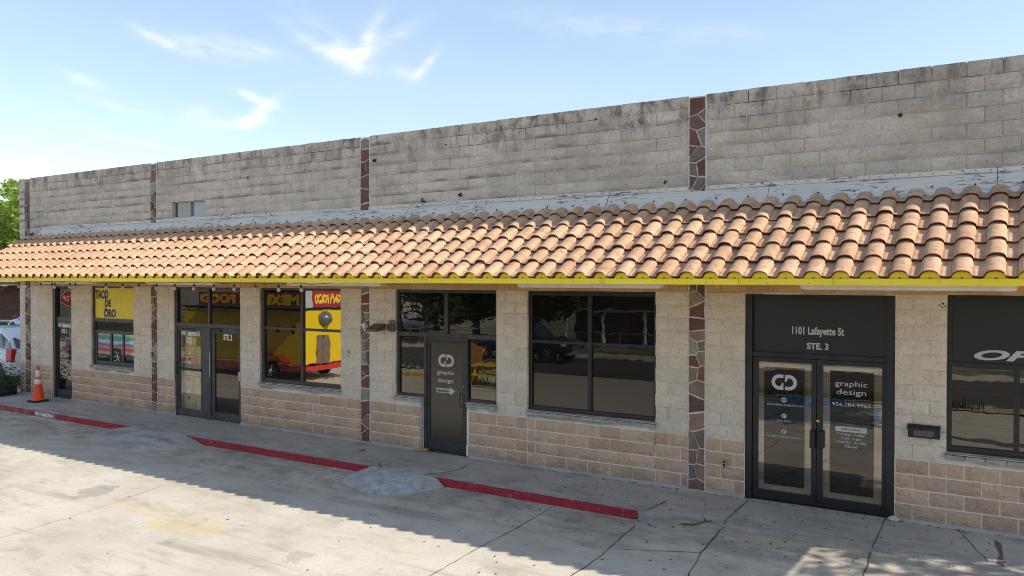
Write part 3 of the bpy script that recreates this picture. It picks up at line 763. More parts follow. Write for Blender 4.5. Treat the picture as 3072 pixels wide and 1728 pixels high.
# tile awning ------------------------------------------------------
RX0, RX1 = -23.63, 1.4
SL = math.atan2(.196, .311)
EY, EZ = -1.99, 3.258                                 # pan line at the eave
TW = .3133
prof = [(-.1075, .004), (-.101, .012), (-.093, .034), (-.074, .057), (-.040, .072), (0, .077), (.040, .072), (.072, .057), (.090, .034), (.096, .011), (.099, .003), (.103, .008), (.135, .001), (.172, -.003), (.2058, .004)]
def tile_mesh(length, seed):
    r = random.Random(seed); b = MB(); n = len(prof); th = .019; lift = .044
    J = [r.uniform(-.0012, .0012) for _ in prof]
    row = lambda u, dz: [(x, u, z + J[i] + dz) for i, (x, z) in enumerate(prof)]
    # u runs up the slope from the lower edge; the tile rides up over the one below
    q = lambda a: [(a * n + i, a * n + i + 1, (a + 1) * n + i + 1, (a + 1) * n + i) for i in range(n - 1)]
    b.add(row(.004, lift) + row(length, .003), q(0))                       # weathered face
    b.add(row(.004, lift) + row(0, lift - .004), q(0))                     # arris
    b.add(row(0, lift - .004) + row(.002, lift - th), q(0))                # butt end
    b.add(row(.002, lift - th) + row(.06, lift - th - .003), q(0))         # underside lip
    b.add([row(.004, lift)[0], row(length, .003)[0], row(length, -.012)[0], row(.002, lift - th)[0]], [(0, 1, 2, 3)])
    b.add([row(.004, lift)[-1], row(length, .003)[-1], row(length, -.012)[-1], row(.002, lift - th)[-1]], [(0, 3, 2, 1)])
    me = bpy.data.meshes.new('roof_tile'); me.from_pydata(b.v, [], b.f); me.materials.append(M['tile']); me.materials.append(M['tile_butt_shade'])
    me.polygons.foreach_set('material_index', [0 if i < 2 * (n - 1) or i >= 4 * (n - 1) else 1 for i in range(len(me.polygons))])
    me.transform(Matrix.Rotation(SL, 4, 'X'))
    me.polygons.foreach_set('use_smooth', [i < n - 1 for i in range(len(me.polygons))]); me.update()
    return me
TM = [tile_mesh(.405, i) for i in range(6)]; TMs = [tile_mesh(.27, 30 + i) for i in range(3)]
tiles = []
ncol = int((RX1 - RX0) / TW)
X_H = -1.815                                          # a measured hump centre
k0 = math.ceil((RX0 + .11 - X_H) / TW); k1 = math.floor((RX1 - .2 - X_H) / TW)
for row in range(6):
    for k in range(k0, k1 + 1):
        tiles.append((X_H + k * TW, EY + row * .311, EZ + row * .196, row))
tiles.sort(key=lambda t: -(12.1 / (max(2, -t[0] * .534 + (12.1 + t[1]) * .8456)) ** 3) * (.25 if t[0] > .25 else 1))
tstuff = MB()
for i, (x, y, z, row) in enumerate(tiles):
    me = rnd.choice(TMs if row == 5 else TM)
    dx, dy, dz = rnd.uniform(-.004, .004), rnd.uniform(-.010, .010) - (rnd.uniform(.012, .03) if rnd.random() < .05 else 0), rnd.uniform(-.002, .004)
    if i < 300:
        o = link('roof_tile', me, B); o.location = (x + dx + 10.8, y + dy, z + dz); o.rotation_euler = (rnd.uniform(-.006, .006), rnd.uniform(-.014, .014), rnd.uniform(-.014, .014))
    else:
        tstuff.add([(v.co.x + x + dx, v.co.y + y + dy, v.co.z + z + dz) for v in me.vertices], [tuple(p.vertices) for p in me.polygons]); tstuff.m[-len(me.polygons):] = [p.material_index for p in me.polygons]
part(tstuff.build('roof_tiles', [M['tile'], M['tile_butt_shade']], smooth=False), kind='stuff')
db = MB(); m_ = math.tan(SL)
db.prism([(EY + .03, EZ - .05), (0, EZ - .05 + m_ * 1.99 - m_ * .03), (0, 3.20), (EY + .03, 3.20)], 'x', RX0, RX1)
part(db.build('awning_deck', plain('deck_board', (.16, .10, .07), .9)))
db = MB(); db.box(RX0, RX1, EY + .03, -.001, 3.188, 3.198); part(db.build('soffit', M['soffit']))
db = MB(); db.prism([(EY, EZ - .06), (EY, EZ + .05), (-.02, EZ + .05 + m_ * 1.97), (-.02, 3.4)], 'x', RX0 - .03, RX0 - .001); part(db.build('rake_board', plain('rake_brown', (.17, .085, .055), .8)))
# yellow fascia: upper board behind the scallops, lower boards in lengths
db = MB()
for k in range(k0, k1 + 1):
    xx = X_H + k * TW; top = [(xx + px, EZ + pz + .010) for px, pz in prof]
    db.prism([(top[0][0], 3.20)] + top + [(top[-1][0], 3.20)], 'y', EY + .012, EY + .028)
part(db.build('scallop_board', M['yellow']))
x = RX0 - .03; i = 0
for x2 in [-20.9, -17.35, -14.3, -11.2, -7.98, -4.9, -3.02, .1, RX1]:
    fbd = MB(); fbd.box(x + .004, x2 - .004, EY - .006 - .001 * (i % 3), EY + .011, 3.186 + .0015 * (i % 2), 3.262 + .002 * (i % 2)); part(fbd.build('fascia_board', M['yellow'], bevel=.003)); x = x2; i += 1
db = MB()
for k in range(k0, k1 + 1):
    xx = X_H + k * TW + rnd.uniform(-.01, .01)
    db.lathe([(.009, 0), (.009, .006), (.004, .010)], 6, (xx, EY + .012 - .011, 3.272), 'y')
    if rnd.random() < .5: db.lathe([(.005, 0), (.004, .004)], 6, (xx + rnd.uniform(-.1, .1), EY - .012, 3.20 + rnd.uniform(0, .03)), 'y')
part(db.build('fascia_screws', M['black']), kind='stuff')
# peeling white flashing between wall and tiles, in overlapping sheets
fp = [(-.010, 4.690), (-.024, 4.630), (-.008, 4.624), (-.020, 4.616), (-.098, 4.548), (-.104, 4.512), (-.20, 4.412), (-.36, 4.300)]
x = -23.15; i = 0
while x < RX1:
    x2 = min(RX1, x + rnd.uniform(2.4, 3.3)); b = MB(); o = .0015 * (i % 3)
    jit = [rnd.uniform(-.004, .004) for _ in fp]
    vs = [(xx, p[0] - o + (.006 * math.sin(3.1 * xx) if 1 < k < 5 else 0), p[1] + o + (jit[k] if k < 5 else -.002)) for xx in fr(x + .004, x2 - .004, 6) for k, p in enumerate(fp)]
    n = len(fp); b.add(vs, [(s_ * n + k, s_ * n + k + 1, (s_ + 1) * n + k + 1, (s_ + 1) * n + k) for s_ in range(6) for k in range(n - 1)])
    part(b.build('flashing_sheet', M['flashing'])); x = x2; i += 1
b = MB()
for k in range(150):
    xx = -23.0 + k * .163 + rnd.uniform(-.03, .03)
    b.box(xx - .006, xx + .006, -.024, -.012, 4.655, 4.667)
    if k % 3 == 0: b.box(xx - .008, xx + .008, -.165, -.14, 4.462, 4.486)
part(b.build('flashing_nails', M['black']), kind='stuff')

# ------------------------------------------------------------------ shop fronts
def frame_part(name, m, boxes, **props):
    b = MB()
    for q in boxes: b.box(*q)
    return part(b.build(name, m, bevel=.003), **props)
def sub(parent, name, m, boxes, bevel=0, **props):
    b = MB()
    for q in boxes: b.box(*q)
    return b.build(name, m, parent, bevel=bevel, **props)
def pane(parent, x0, x1, z0, z1, y, m, name='pane', tilt=(0, 0)):
    b = MB(); t = .006; cx, cz = (x0 + x1) / 2, (z0 + z1) / 2
    f = lambda X, Z: y + (X - cx) * tilt[0] + (Z - cz) * tilt[1]
    b.add([(X, f(X, Z) + d, Z) for d in (0, t) for X, Z in ((x0, z0), (x1, z0), (x1, z1), (x0, z1))], [(0, 1, 2, 3), (7, 6, 5, 4), (0, 4, 5, 1), (1, 5, 6, 2), (2, 6, 7, 3), (3, 7, 4, 0)])
    return b.build(name, m, parent)
def handle(parent, x, z0, z1, y, m, name='handle'):
    b = MB(); b.tube([(x, y, z0), (x, y - .06, z0 + .012), (x, y - .06, z1 - .012), (x, y, z1)], .012, 6); return b.build(name, m, parent)
def sill(x0, x1, z, stones, y0=-.052):
    s_ = part(MB().box(x0 - .005, x1 + .005, y0 + .012, .05, z - .058, z - .046).build('sill_bed', M['mortar']))
    b = MB(); b.box(x0 - .01, x1 + .01, y0 - .004, .06, z - .002, z + .014); b.build('sill_trim', M['steel'], s_, bevel=.003)
    w = (x1 - x0) / stones
    for i in range(stones):
        b = MB(); a = x0 + i * w + .004; c = x0 + (i + 1) * w - .004
        b.prism([(y0, z - .066), (y0 - .006 + rnd.uniform(-.004, .004), z - .012), (.05, z - .003), (.05, z - .075)], 'x', a, c); b.build('sill_stone', M['sill'], s_, bevel=.004)
GY = .085
F1, F2 = .045, .13                                    # frame front and back
# --- Ste. 1 narrow door
ch = M['charcoal']
d1 = frame_part('narrow_door', ch, [(-22.70, -22.60, F1 - .03, F2, -.06, 3.048), (-21.80, -21.76, F1, F2, -.06, 3.048), (-22.60, -21.80, F1, F2, 3.0, 3.048), (-22.60, -21.80, F1, F2, 2.08, 2.19), (-22.60, -21.80, F1, F2, -.06, .005)])
sub(d1, 'door_leaf', ch, [(-22.598, -22.555, .055, .10, .008, 2.076), (-21.85, -21.802, .055, .10, .008, 2.076), (-22.555, -21.85, .055, .10, .008, .19), (-22.555, -21.85, .055, .10, 2.035, 2.076)], .003)
pane(d1, -22.555, -21.85, .19, 2.035, .078, M['film_brown']); pane(d1, -22.60, -21.80, 2.19, 3.0, GY, M['film_dim'], 'transom_pane')
letter('1101 Lafayette St', -22.235, .074, 1.95, .115, .62, M['white_vinyl'], d1, .05); letter('STE. 1', -22.25, .074, 1.80, .10, .25, M['white_vinyl'], d1, .055)
handle(d1, -21.83, .9, 1.12, .055, M['black'])
# --- Taco de Oro window
w1 = frame_part('poster_window', ch, [(-20.80, -20.735, F1, F2, .985, 3.048), (-18.975, -18.93, F1, F2, .985, 3.048), (-20.735, -18.975, F1, F2, 3.0, 3.048), (-20.735, -18.975, F1, F2, 2.115, 2.205), (-20.735, -18.975, F1 + .02, F2, .985, 1.03)])
sub(w1, 'sash', ch, [(-20.735, -18.975, .06, .10, 1.81, 1.895), (-20.735, -18.975, .06, .10, 1.03, 1.085), (-20.05, -19.975, .058, .098, 1.085, 1.81), (-19.515, -19.455, .062, .10, 1.085, 1.81), (-20.735, -20.66, .06, .10, 1.085, 1.81)], .003)
for a, c in ((-20.66, -20.05), (-19.975, -19.515), (-19.455, -18.975)): pane(w1, a, c, 1.085, 1.81, .08, M['mirror_pane'])
pane(w1, -20.735, -18.975, 1.895, 2.115, .085, M['film_brown'])
po = sub(w1, 'poster', plain('poster_yellow', (.80, .64, .02), .5, .05), [(-20.735, -18.975, .07, .09, 2.205, 3.0)])
navy = plain('poster_navy', (.035, .035, .075), .5, .1)
letter('TACO', -20.43, .066, 2.83, .20, .58, navy, w1, .075); letter('DE', -20.15, .066, 2.605, .17, .27, navy, w1, .075); letter('ORO', -20.07, .066, 2.345, .19, .54, navy, w1, .075)
sill(-20.83, -18.94, .965, 9)
# --- Ste. 1 / Ste. 2 double entrance
wf = M['worn_frame']
d2 = frame_part('twin_door', wf, [(-17.30, -17.225, F1 - .015, F2, -.06, 3.048), (-14.93, -14.89, F1 - .015, F2, -.06, 3.048), (-17.225, -14.93, F1, F2, 3.005, 3.048), (-17.225, -14.93, F1 - .01, F2, 2.10, 2.195), (-16.085, -16.02, F1, F2, 2.195, 3.005), (-16.255, -15.975, F1 - .02, F2, -.06, 2.10)])
sub(d2, 'door_leaf', wf, [(-17.222, -17.165, .05, .10, -.03, 2.095), (-16.36, -16.258, .05, .10, -.03, 2.095), (-17.165, -16.36, .05, .10, -.03, .135), (-17.165, -16.36, .05, .10, 2.0, 2.095)], .003)
sub(d2, 'door_leaf', wf, [(-15.972, -15.85, .05, .10, -.03, 2.095), (-15.01, -14.932, .05, .10, -.03, 2.095), (-15.85, -15.01, .05, .10, -.03, .15), (-15.85, -15.01, .05, .10, 1.99, 2.095)], .003)
pane(d2, -17.165, -16.36, .135, 2.0, .075, M['clear']); pane(d2, -15.85, -15.01, .15, 1.99, .075, M['film'])
pane(d2, -17.225, -16.085, 2.195, 3.005, GY, M['film'], 'transom_pane'); pane(d2, -16.02, -14.93, 2.195, 3.005, GY, M['film'], 'transom_pane')
sub(d2, 'push_bar', M['black'], [(-17.20, -16.33, .02, .045, 1.06, 1.115)], .006)
handle(d2, -17.19, .95, 1.25, .05, M['black']); sub(d2, 'pull_handle', M['steel'], [(-15.0, -14.95, .015, .05, .92, 1.14)], .008)
sub(d2, 'door_closer', M['black'], [(-17.1, -16.55, .02, .05, 2.03, 2.065)], .005); sub(d2, 'door_closer', M['black'], [(-15.9, -15.6, .005, .05, 2.02, 2.075)], .006)
sub(d2, 'paint_scrape', M['white_paint'], [(-16.006, -15.994, F1 - .0225, F1 - .02, .95, 1.56)])
letter('1101 Lafayette St', -16.765, .070, 1.935, .125, .70, M['white_vinyl'], d2, .05); letter('STE. 1', -16.76, .070, 1.775, .115, .29, M['white_vinyl'], d2, .055)
letter('STE. 2', -15.41, .070, 1.90, .125, .30, M['white_vinyl'], d2, .055)
# --- window between Ste. 2 and the flagstone pilaster
w2 = frame_part('shop_window', ch, [(-14.24, -14.155, F1, F2, .975, 3.048), (-11.845, -11.80, F1, F2, .975, 3.048), (-14.155, -11.845, F1, F2, 2.995, 3.048), (-14.155, -11.845, F1 + .01, F2, 2.14, 2.195), (-13.015, -12.945, F1, F2, 1.06, 2.995), (-14.155, -11.845, F1, F2, .975, 1.06)])
pane(w2, -14.155, -13.015, 1.06, 2.14, GY, M['film']); pane(w2, -14.155, -13.015, 2.195, 2.995, GY, M['film'])
pane(w2, -12.945, -11.845, 1.06, 2.14, GY, M['mirror_pane']); pane(w2, -12.945, -11.845, 2.195, 2.995, GY, M['mirror_pane'])
sill(-14.25, -11.79, .955, 11)
# --- Next Door entrance
bf = M['black_frame']; dk = M['charcoal']
d3 = frame_part('sidelight_door', dk, [(-10.34, -10.285, F1, F2, .985, 3.048), (-8.03, -7.985, F1, F2, .985, 3.048), (-10.285, -8.03, F1, F2, 2.985, 3.048), (-10.285, -8.03, F1, F2, 2.14, 2.225), (-9.185, -9.11, F1, F2, 2.225, 2.985), (-9.665, -9.60, F1 - .02, F2, -.06, 2.14), (-8.70, -8.64, F1 - .02, F2, -.06, 2.14), (-10.285, -9.665, F1, F2, .985, 1.03), (-8.64, -8.03, F1, F2, .985, 1.035), (-9.60, -8.70, F1, F2, 2.085, 2.14), (-9.60, -8.70, F1, F2, -.06, .0)])
sub(d3, 'door_leaf', dk, [(-9.598, -9.545, .05, .10, .004, 2.082), (-8.775, -8.702, .05, .10, .004, 2.082), (-9.545, -8.775, .05, .10, .004, .175), (-9.545, -8.775, .05, .10, 2.05, 2.082)], .003)
pane(d3, -9.545, -8.775, .175, 2.05, .075, M['frost']); pane(d3, -10.285, -9.665, 1.03, 2.14, GY, M['film_brown']); pane(d3, -8.64, -8.03, 1.035, 2.14, GY, M['film_brown'])
pane(d3, -10.285, -9.185, 2.225, 2.985, GY, M['film_brown'], 'transom_pane'); pane(d3, -9.11, -8.03, 2.225, 2.985, GY, M['film_brown'], 'transom_pane')
handle(d3, -8.79, .87, 1.12, .05, M['black']); MB().lathe([(.012, 0), (.014, -.006), (.006, -.012)], 10, (-8.745, .05, 1.25), 'y').build('lock', M['chrome'], d3)
def gd_logo(parent, cx, cz, w, h, y, m):
    """two facing rounded letters G and D with a notch between"""
    b = MB(); g = w * .03; ro, ri = h / 2, h / 2 * .55
    for s_ in (-1, 1):
        outer = []; inner = []; c0 = s_ * (w / 2 - ro)
        for k in range(13):
            a = math.pi / 2 + math.pi * k / 12
            outer.append((c0 + (ro * math.cos(a) if s_ < 0 else -ro * math.cos(a)), ro * math.sin(a))); inner.append((c0 + (ri * math.cos(a) if s_ < 0 else -ri * math.cos(a)), ri * math.sin(a)))
        outer = [(s_ * g, ro)] + outer + [(s_ * g, -ro)]; inner = [(s_ * g, ri)] + inner + [(s_ * g, -ri)]
        vs = [(cx + p[0], y + d, cz + p[1]) for d in (0, .0015) for p in outer + inner]; n = len(outer)
        b.add(vs, [(i, i + 1, n + i + 1, n + i) for i in range(n - 1)] + [(2 * n + n + i, 2 * n + n + i + 1, 2 * n + i + 1, 2 * n + i) for i in range(n - 1)])
        # the short spur into the middle: below on the left letter, above on the right one
        v = -1 if s_ < 0 else 1
        b.prism([(cx + s_ * g, cz + v * ri * 1.02), (cx + s_ * g, cz + v * ri * .12), (cx + s_ * (g + w * .05), cz + v * ri * .12), (cx + s_ * (g + w * .13), cz + v * ri * 1.02)], 'y', y, y + .0015)
    return b.build('emblem', m, parent)
vy = .071
gd_logo(d3, -9.165, 1.71, .37, .235, vy, M['grey_vinyl'])
letter('graphic', -9.175, vy, 1.475, .075, .40, M['grey_vinyl'], d3, .02); letter('design', -9.178, vy, 1.325, .075, .37, M['grey_vinyl'], d3, .02)
ab = MB(); ab.prism([(-9.40, 1.185), (-9.065, 1.185), (-9.065, 1.222), (-8.952, 1.142), (-9.065, 1.06), (-9.065, 1.10), (-9.40, 1.10)], 'y', vy, vy + .0015); ab.build('arrow_sign', M['grey_vinyl'], d3)
letter('Next Door', -9.235, vy - .003, 1.142, .05, .29, M['black'], d3, .03, shear=.15)
sill(-10.36, -9.68, .965, 3); sill(-8.62, -7.97, .965, 3)
sub(d3, 'jamb_trim', M['sill'], [(-9.70, -9.668, -.03, .03, -.03, .90)], .004); sub(d3, 'jamb_patch', M['white_paint'], [(-8.635, -8.60, -.022, .03, -.03, .19)], .004)
# --- big dark window
w3 = frame_part('dark_window', bf, [(-7.33, -7.265, F1, F2, .965, 3.048), (-4.985, -4.94, F1, F2, .965, 3.048), (-7.265, -4.985, F1, F2, 2.965, 3.048), (-7.265, -4.985, F1 + .005, F2, 2.135, 2.185), (-6.175, -6.105, F1, F2, 1.035, 2.965), (-7.265, -4.985, F1, F2, .965, 1.035)])
for a, c in ((-7.265, -6.175), (-6.105, -4.985)):
    pane(w3, a, c, 2.185, 2.965, GY, M['film_dim']); pane(w3, a, c, 1.61, 2.135, GY, M['film_dim']); pane(w3, a, c, 1.035, 1.607, GY - .001, M['frost'], 'frosted_film')
sill(-7.345, -4.93, .945, 11)
# --- Ste. 3 double door
d3b = frame_part('double_door', bf, [(-3.515, -3.415, F1 - .03, F2, -.06, 3.03), (-1.575, -1.465, F1 - .03, F2, -.06, 3.03), (-3.415, -1.575, F1, F2, 2.965, 3.03), (-3.415, -1.575, F1 - .012, F2, 2.10, 2.17), (-3.415, -1.575, F1, F2, -.06, -.02)])
pane(d3b, -3.415, -1.575, 2.17, 2.965, .08, M['panel'], 'transom_panel')
for a, c, g0, g1 in ((-3.412, -2.50, -3.335, -2.568), (-2.494, -1.578, -2.415, -1.632)):
    sub(d3b, 'door_leaf', bf, [(a, g0, .05, .10, -.015, 2.095), (g1, c, .05, .10, -.015, 2.095), (g0, g1, .05, .10, -.015, .118), (g0, g1, .05, .10, 2.03, 2.095)], .003)
    pane(d3b, g0, g1, .118, 2.03, .075, M['clear_strong'])
    f0, f1 = (g0 + .09, g1 - .10) if a < -3 else (g0 + .098, g1 - .105)
    pane(d3b, f0, f1, .205, 1.95, .066, M['film_black'], 'film_panel')
    sb_ = MB(); zz = .1
    while zz < 2.05: sb_.prism([(.150, zz), (.166, zz + .017), (.168, zz + .016), (.152, zz - .001)], 'x', g0 - .01, g1 + .01); zz += .0225
    sb_.build('window_blind', M['blind'], d3b, kind='stuff')
for x, s_ in ((-2.545, -1), (-2.43, 1)):
    b = MB(); b.box(x - .035, x + .035, -.005, .05, .82, 1.075); b.build('handle', M['black'], d3b, bevel=.008)
MB().lathe([(.016, 0), (.019, -.008), (.008, -.014)], 10, (-2.475, .05, 1.21), 'y').build('lock', M['chrome'], d3b)
ly_ = .0625; gv = M['grey_vinyl']
letter('1101 Lafayette St', -2.49, .077, 2.49, .105, .715, gv, d3b, .045); letter('STE. 3', -2.49, .077, 2.285, .088, .30, gv, d3b, .05)
gd_logo(d3b, -2.955, 1.735, .365, .225, ly_, gv)
def disc(x, z, r, m, y=ly_): return MB().lathe([(r, 0), (r, .0012)], 18, (x, y, z), 'y').build('icon_disc', m, d3b)
disc(-2.955, 1.475, .036, gv); disc(-2.955, 1.24, .036, gv); disc(-2.955, 1.01, .036, gv)
letter('f', -2.955, ly_ - .002, 1.237, .052, None, M['black'], d3b, .02); letter('f', -2.955, ly_ - .002, 1.007, .052, None, M['black'], d3b, .02)
b = MB(); b.box(-2.974, -2.936, ly_ - .002, ly_ - .001, 1.463, 1.488); b.build('envelope_icon', M['black'], d3b)
letter('graphicdesign_joe@yahoo.com', -2.94, ly_, 1.40, .026, .52, gv, d3b, 0); letter('Joe Avila', -2.955, ly_, 1.165, .032, .20, gv, d3b, 0); letter('Graphic Design Laredo', -2.955, ly_, .93, .036, .50, gv, d3b, 0)
letter('graphic', -2.035, ly_, 1.765, .075, .43, gv, d3b, 0); letter('design', -2.03, ly_, 1.645, .075, .39, gv, d3b, 0)
letter('956.284.9966', -2.03, ly_, 1.48, .052, .51, gv, d3b, 0)
b = MB(); b.box(-2.24, -1.825, ly_, ly_ + .0012, 1.092, 1.165); b.build('hours_bar', gv, d3b); letter('OFFICE HOURS', -2.035, ly_ - .002, 1.13, .024, .25, M['black'], d3b, .0)
for t, z, w in (('Monday - Friday', 1.055, .36), ('9 am - 6 pm', .998, .26), ('Saturday - Sunday', .945, .41), ('Closed', .888, .155)): letter(t, -2.03, ly_, z, .036, w, gv, d3b, .01)
b = MB(); b.lathe([(.03, 0), (.03, .001)], 8, (-2.60, ly_, 1.425), 'y'); b.build('alarm_sticker', plain('sticker_blue', (.04, .10, .55), .4), d3b)
# --- OPEN window at the right edge
w4 = frame_part('open_sign_window', bf, [(-.84, -.785, F1, F2, .965, 3.048), (1.44, 1.5, F1, F2, .965, 3.048), (-.785, 1.44, F1, F2, 2.985, 3.048), (-.785, 1.44, F1, F2, 2.095, 2.16), (-.085, -.02, F1, F2, 1.045, 2.095), (-.785, 1.44, F1, F2, .965, 1.045)])
pane(w4, -.785, 1.44, 2.16, 2.985, .08, M['panel'], 'sign_panel')
pane(w4, -.785, -.085, 1.045, 2.095, GY, M['film_brown']); pane(w4, -.02, 1.44, 1.045, 2.095, GY, M['film_brown'])
letter('OPEN', .12, .077, 2.268, .125, 1.30, gv, w4, .05, shear=.32)
sill(-.86, 1.5, .945, 10)
# --- small upper window
uw = frame_part('upper_window', plain('aluminium', (.42, .43, .43), .4, .1, .3), [(UP[0], UP[0] + .045, .03, .12, UP[2], UP[3]), (UP[1] - .03, UP[1], .03, .12, UP[2], UP[3]), (UP[0], UP[1], .03, .12, UP[3] - .035, UP[3]), (UP[0], UP[1], .025, .12, UP[2], UP[2] + .035), (-16.735, -16.69, .028, .11, UP[2] + .035, UP[3] - .035)])
pane(uw, UP[0] + .045, -16.735, UP[2] + .035, UP[3] - .035, .07, M['film_brown']); pane(uw, -16.69, UP[1] - .03, UP[2] + .035, UP[3] - .035, .085, tinted('pale_blind_pane', 1.8, .05, (.22, .26, .29)))
# bolt holes, chipped spots and pipe stubs on the blockwork
hb = MB()
for x, z, r_ in [(-4.79, 4.79, .035), (-10.86, 5.59, .04), (-1.417, 5.477, .03), (-8.75, 4.80, .04), (-.93, 2.91, .012), (-.89, 2.93, .014), (-.86, 2.90, .011), (-.90, 2.88, .011), (-19.3, 5.2, .016), (-20.1, 5.2, .018), (-22.4, 4.95, .02), (-21.0, 4.95, .016), (-14.6, 5.5, .03), (-9.1, 5.75, .02), (-6.0, 5.9, .02), (-4.95, .62, .012), (-4.95, .70, .012), (-21.4, 2.1, .02), (-21.25, 2.1, .018), (-11.3, 1.8, .0)]:
    if r_: hb.lathe([(r_, -.016), (r_ * .7, -.006)], 7, (x, 0, z), 'y')
part(hb.build('anchor_holes', M['black']), kind='stuff')
b = MB(); b.tube([(-8.75, .0, 4.80), (-8.75, -.09, 4.79)], .022, 8); b.tube([(-10.86, 0, 5.60), (-10.86, -.06, 5.58)], .02, 8); part(b.build('pipe_stub', M['black']))

# ------------------------------------------------------------------ things fixed on or standing by the building
# wall lamp
sp = part(MB().lathe([(.11, -.018), (.13, -.008), (.125, .004)], 11, (-10.42, 0, 2.33), 'y').build('mortar_smear', plain('smear_grey', (.19, .165, .14), .95, .3, scale=20)))
part(MB().lathe([(.05, -.02), (.062, -.008), (.06, .004)], 9, (-11.58, 0, 1.73), 'y').build('mortar_smear', MATS['smear_grey']))
t = thing('wall_lamp', 'bronze floodlight on a smeared mortar patch left of the next door entrance', 'lamp', (-10.5, 0, 2.3))
b = MB(); b.box(-.02, .16, -.06, 0, -.06, .06); b.build('mount_box', M['bronze'], t, bevel=.01)
b = MB(); b.prism([(-.33, -.075), (-.33, -.02), (-.10, .07), (-.06, .07), (-.06, -.045)], 'x', -.31, -.04); b.build('lamp_shade', M['bronze'], t, bevel=.006)
b = MB(); b.box(-.29, -.06, -.31, -.09, -.064, -.056); b.build('lens', plain('lamp_lens', (.5, .45, .38), .2), t)
# mailbox
t = thing('mailbox', 'black wall mailbox between the Ste 3 door and the open sign window', 'mailbox', (-1.10, 0, 1.22))
b = MB(); b.prism([(-.005, -.085), (-.10, -.085), (-.10, .045), (-.06, .075), (-.005, .08)], 'x', -.19, .19); b.build('box', M['black'], t, bevel=.005)
b = MB(); b.prism([(-.005, .084), (-.062, .080), (-.112, .045), (-.114, .026), (-.108, .026), (-.105, .043), (-.06, .075), (-.005, .081)], 'x', -.197, .197); b.build('lid', M['black'], t)
b = MB(); b.box(-.12, .12, -.104, -.1005, -.06, .015); b.build('nameplate', plain('worn_plate', (.10, .095, .085), .4, .4, scale=20), t)
t = thing('door_stay', 'small steel bar hanging on the grey blocks right of the Ste 3 door', 'bar', (-1.40, -.012, 1.42))
b = MB(); b.tube([(-.012, -.01, .06), (.012, -.014, -.06)], .009, 6); b.build('rod', M['steel'], t); b = MB(); b.lathe([(.014, -.02), (.014, 0)], 8, (-.012, 0, .062), 'y'); b.build('fixing', M['steel'], t)
t = thing('outlet_box', 'grey weatherproof outlet box low on the tan blocks beside the Ste 3 door', 'outlet', (-3.81, -.012, .455))
b = MB(); b.box(-.035, .035, -.045, 0, -.06, .06); b.build('cover', M['steel'], t, bevel=.006)
b = MB(); b.box(-.02, .02, -.05, -.045, -.045, -.005); b.box(-.02, .02, -.05, -.045, .005, .045); b.build('socket', M['black'], t)
t = thing('security_camera', 'small white dome camera high on the far left corner of the wall', 'camera', (-24.26, 0, 5.56))
b = MB(); b.lathe([(.05, -.03), (.055, 0)], 12, (0, 0, 0), 'y'); b.build('mount', M['white_paint'], t)
b = MB(); b.lathe([(.02, -.16), (.038, -.14), (.04, -.03)], 12, (.02, 0, -.02), 'y'); b.build('body', M['white_paint'], t, smooth=True); MB().lathe([(.026, -.168), (.028, -.158)], 12, (.02, 0, -.02), 'y').build('lens', M['black'], t)
# soffit light fixtures
fx = thing('strip_light', '', 'light', group='strip lights under the awning')
b = MB(); b.prism([(-.07, .05), (-.075, .01), (-.05, -.012), (.05, -.012), (.075, .01), (.07, .05)], 'x', -1.19, 1.19); b.build('housing', M['white_paint'], fx)
b = MB(); b.prism([(-.045, -.0125), (-.03, -.022), (.03, -.022), (.045, -.0125)], 'x', -1.15, 1.15); b.build('diffuser', plain('diffuser', (.72, .72, .70), .4), fx)
for i, (x, lab) in enumerate([(-19.75, 'white strip light under the awning above the Taco de Oro window'), (-15.3, 'white strip light under the awning above the twin door'), (-10.8, 'white strip light under the awning above the bronze lamp'), (-5.55, 'white strip light under the awning above the big dark window'), (-1.24, 'white strip light under the awning above the mailbox')]):
    o = fx if i == 0 else copy_tree(fx); o.location = (x, -1.2, 3.14); o['label'] = lab
# string lights
t = thing('string_lights', 'black cable of clear globe bulbs hanging along the yellow fascia', 'string lights', (0, 0, 0))
bx = [(-20.9, -1.8), (-20.19, -1.98), (-19.94, -1.5), (-19.56, -1.98), (-18.93, -1.98), (-18.31, -1.98), (-18.22, -1.9), (-16.88, -1.98), (-16.27, -1.98), (-15.68, -1.98), (-15.07, -1.98), (-14.48, -1.98), (-13.85, -1.98), (-13.26, -1.98), (-12.66, -1.98), (-12.06, -1.98), (-11.45, -1.98), (-10.87, -1.98)]
bx = [(x, y + .03) for x, y in bx]
cab = MB(); P = [(-24.9, -.6, 3.02)]
for i, (x, y) in enumerate(bx):
    P.append((x, y, 3.182))
    if i + 1 < len(bx): P.append(((x + bx[i + 1][0]) / 2, (y + bx[i + 1][1]) / 2, 3.168 + rnd.uniform(-.012, .004)))
P += [(-10.78, -1.8, 3.15), (-10.6, -1.3, 3.19)]
cab.tube(P, .005, 5); cab.build('cable', M['black'], t)
soc = MB().tube([(0, 0, 0), (0, 0, -.028)], .004, 5).lathe([(.010, -.026), (.019, -.032), (.021, -.075), (.017, -.083)], 8).mesh('socket', M['black'])
blb = MB().lathe([(.014, -.083), (.02, -.092), (.033, -.112), (.036, -.128), (.030, -.148), (.014, -.160)], 10).mesh('bulb', M['bulb'], True)
for x, y in bx:
    s_ = link('socket', soc, t, (x, y, 3.175)); s_.rotation_euler = (rnd.uniform(-.08, .08), rnd.uniform(-.12, .12), 0); link('bulb', blb, s_)
for x, y, z in [(-24.6, -.7, 3.06), (-25.1, -.55, 3.02), (-25.9, -.4, 2.98)]:
    s_ = link('socket', soc, t, (x, y, z)); link('bulb', blb, s_)
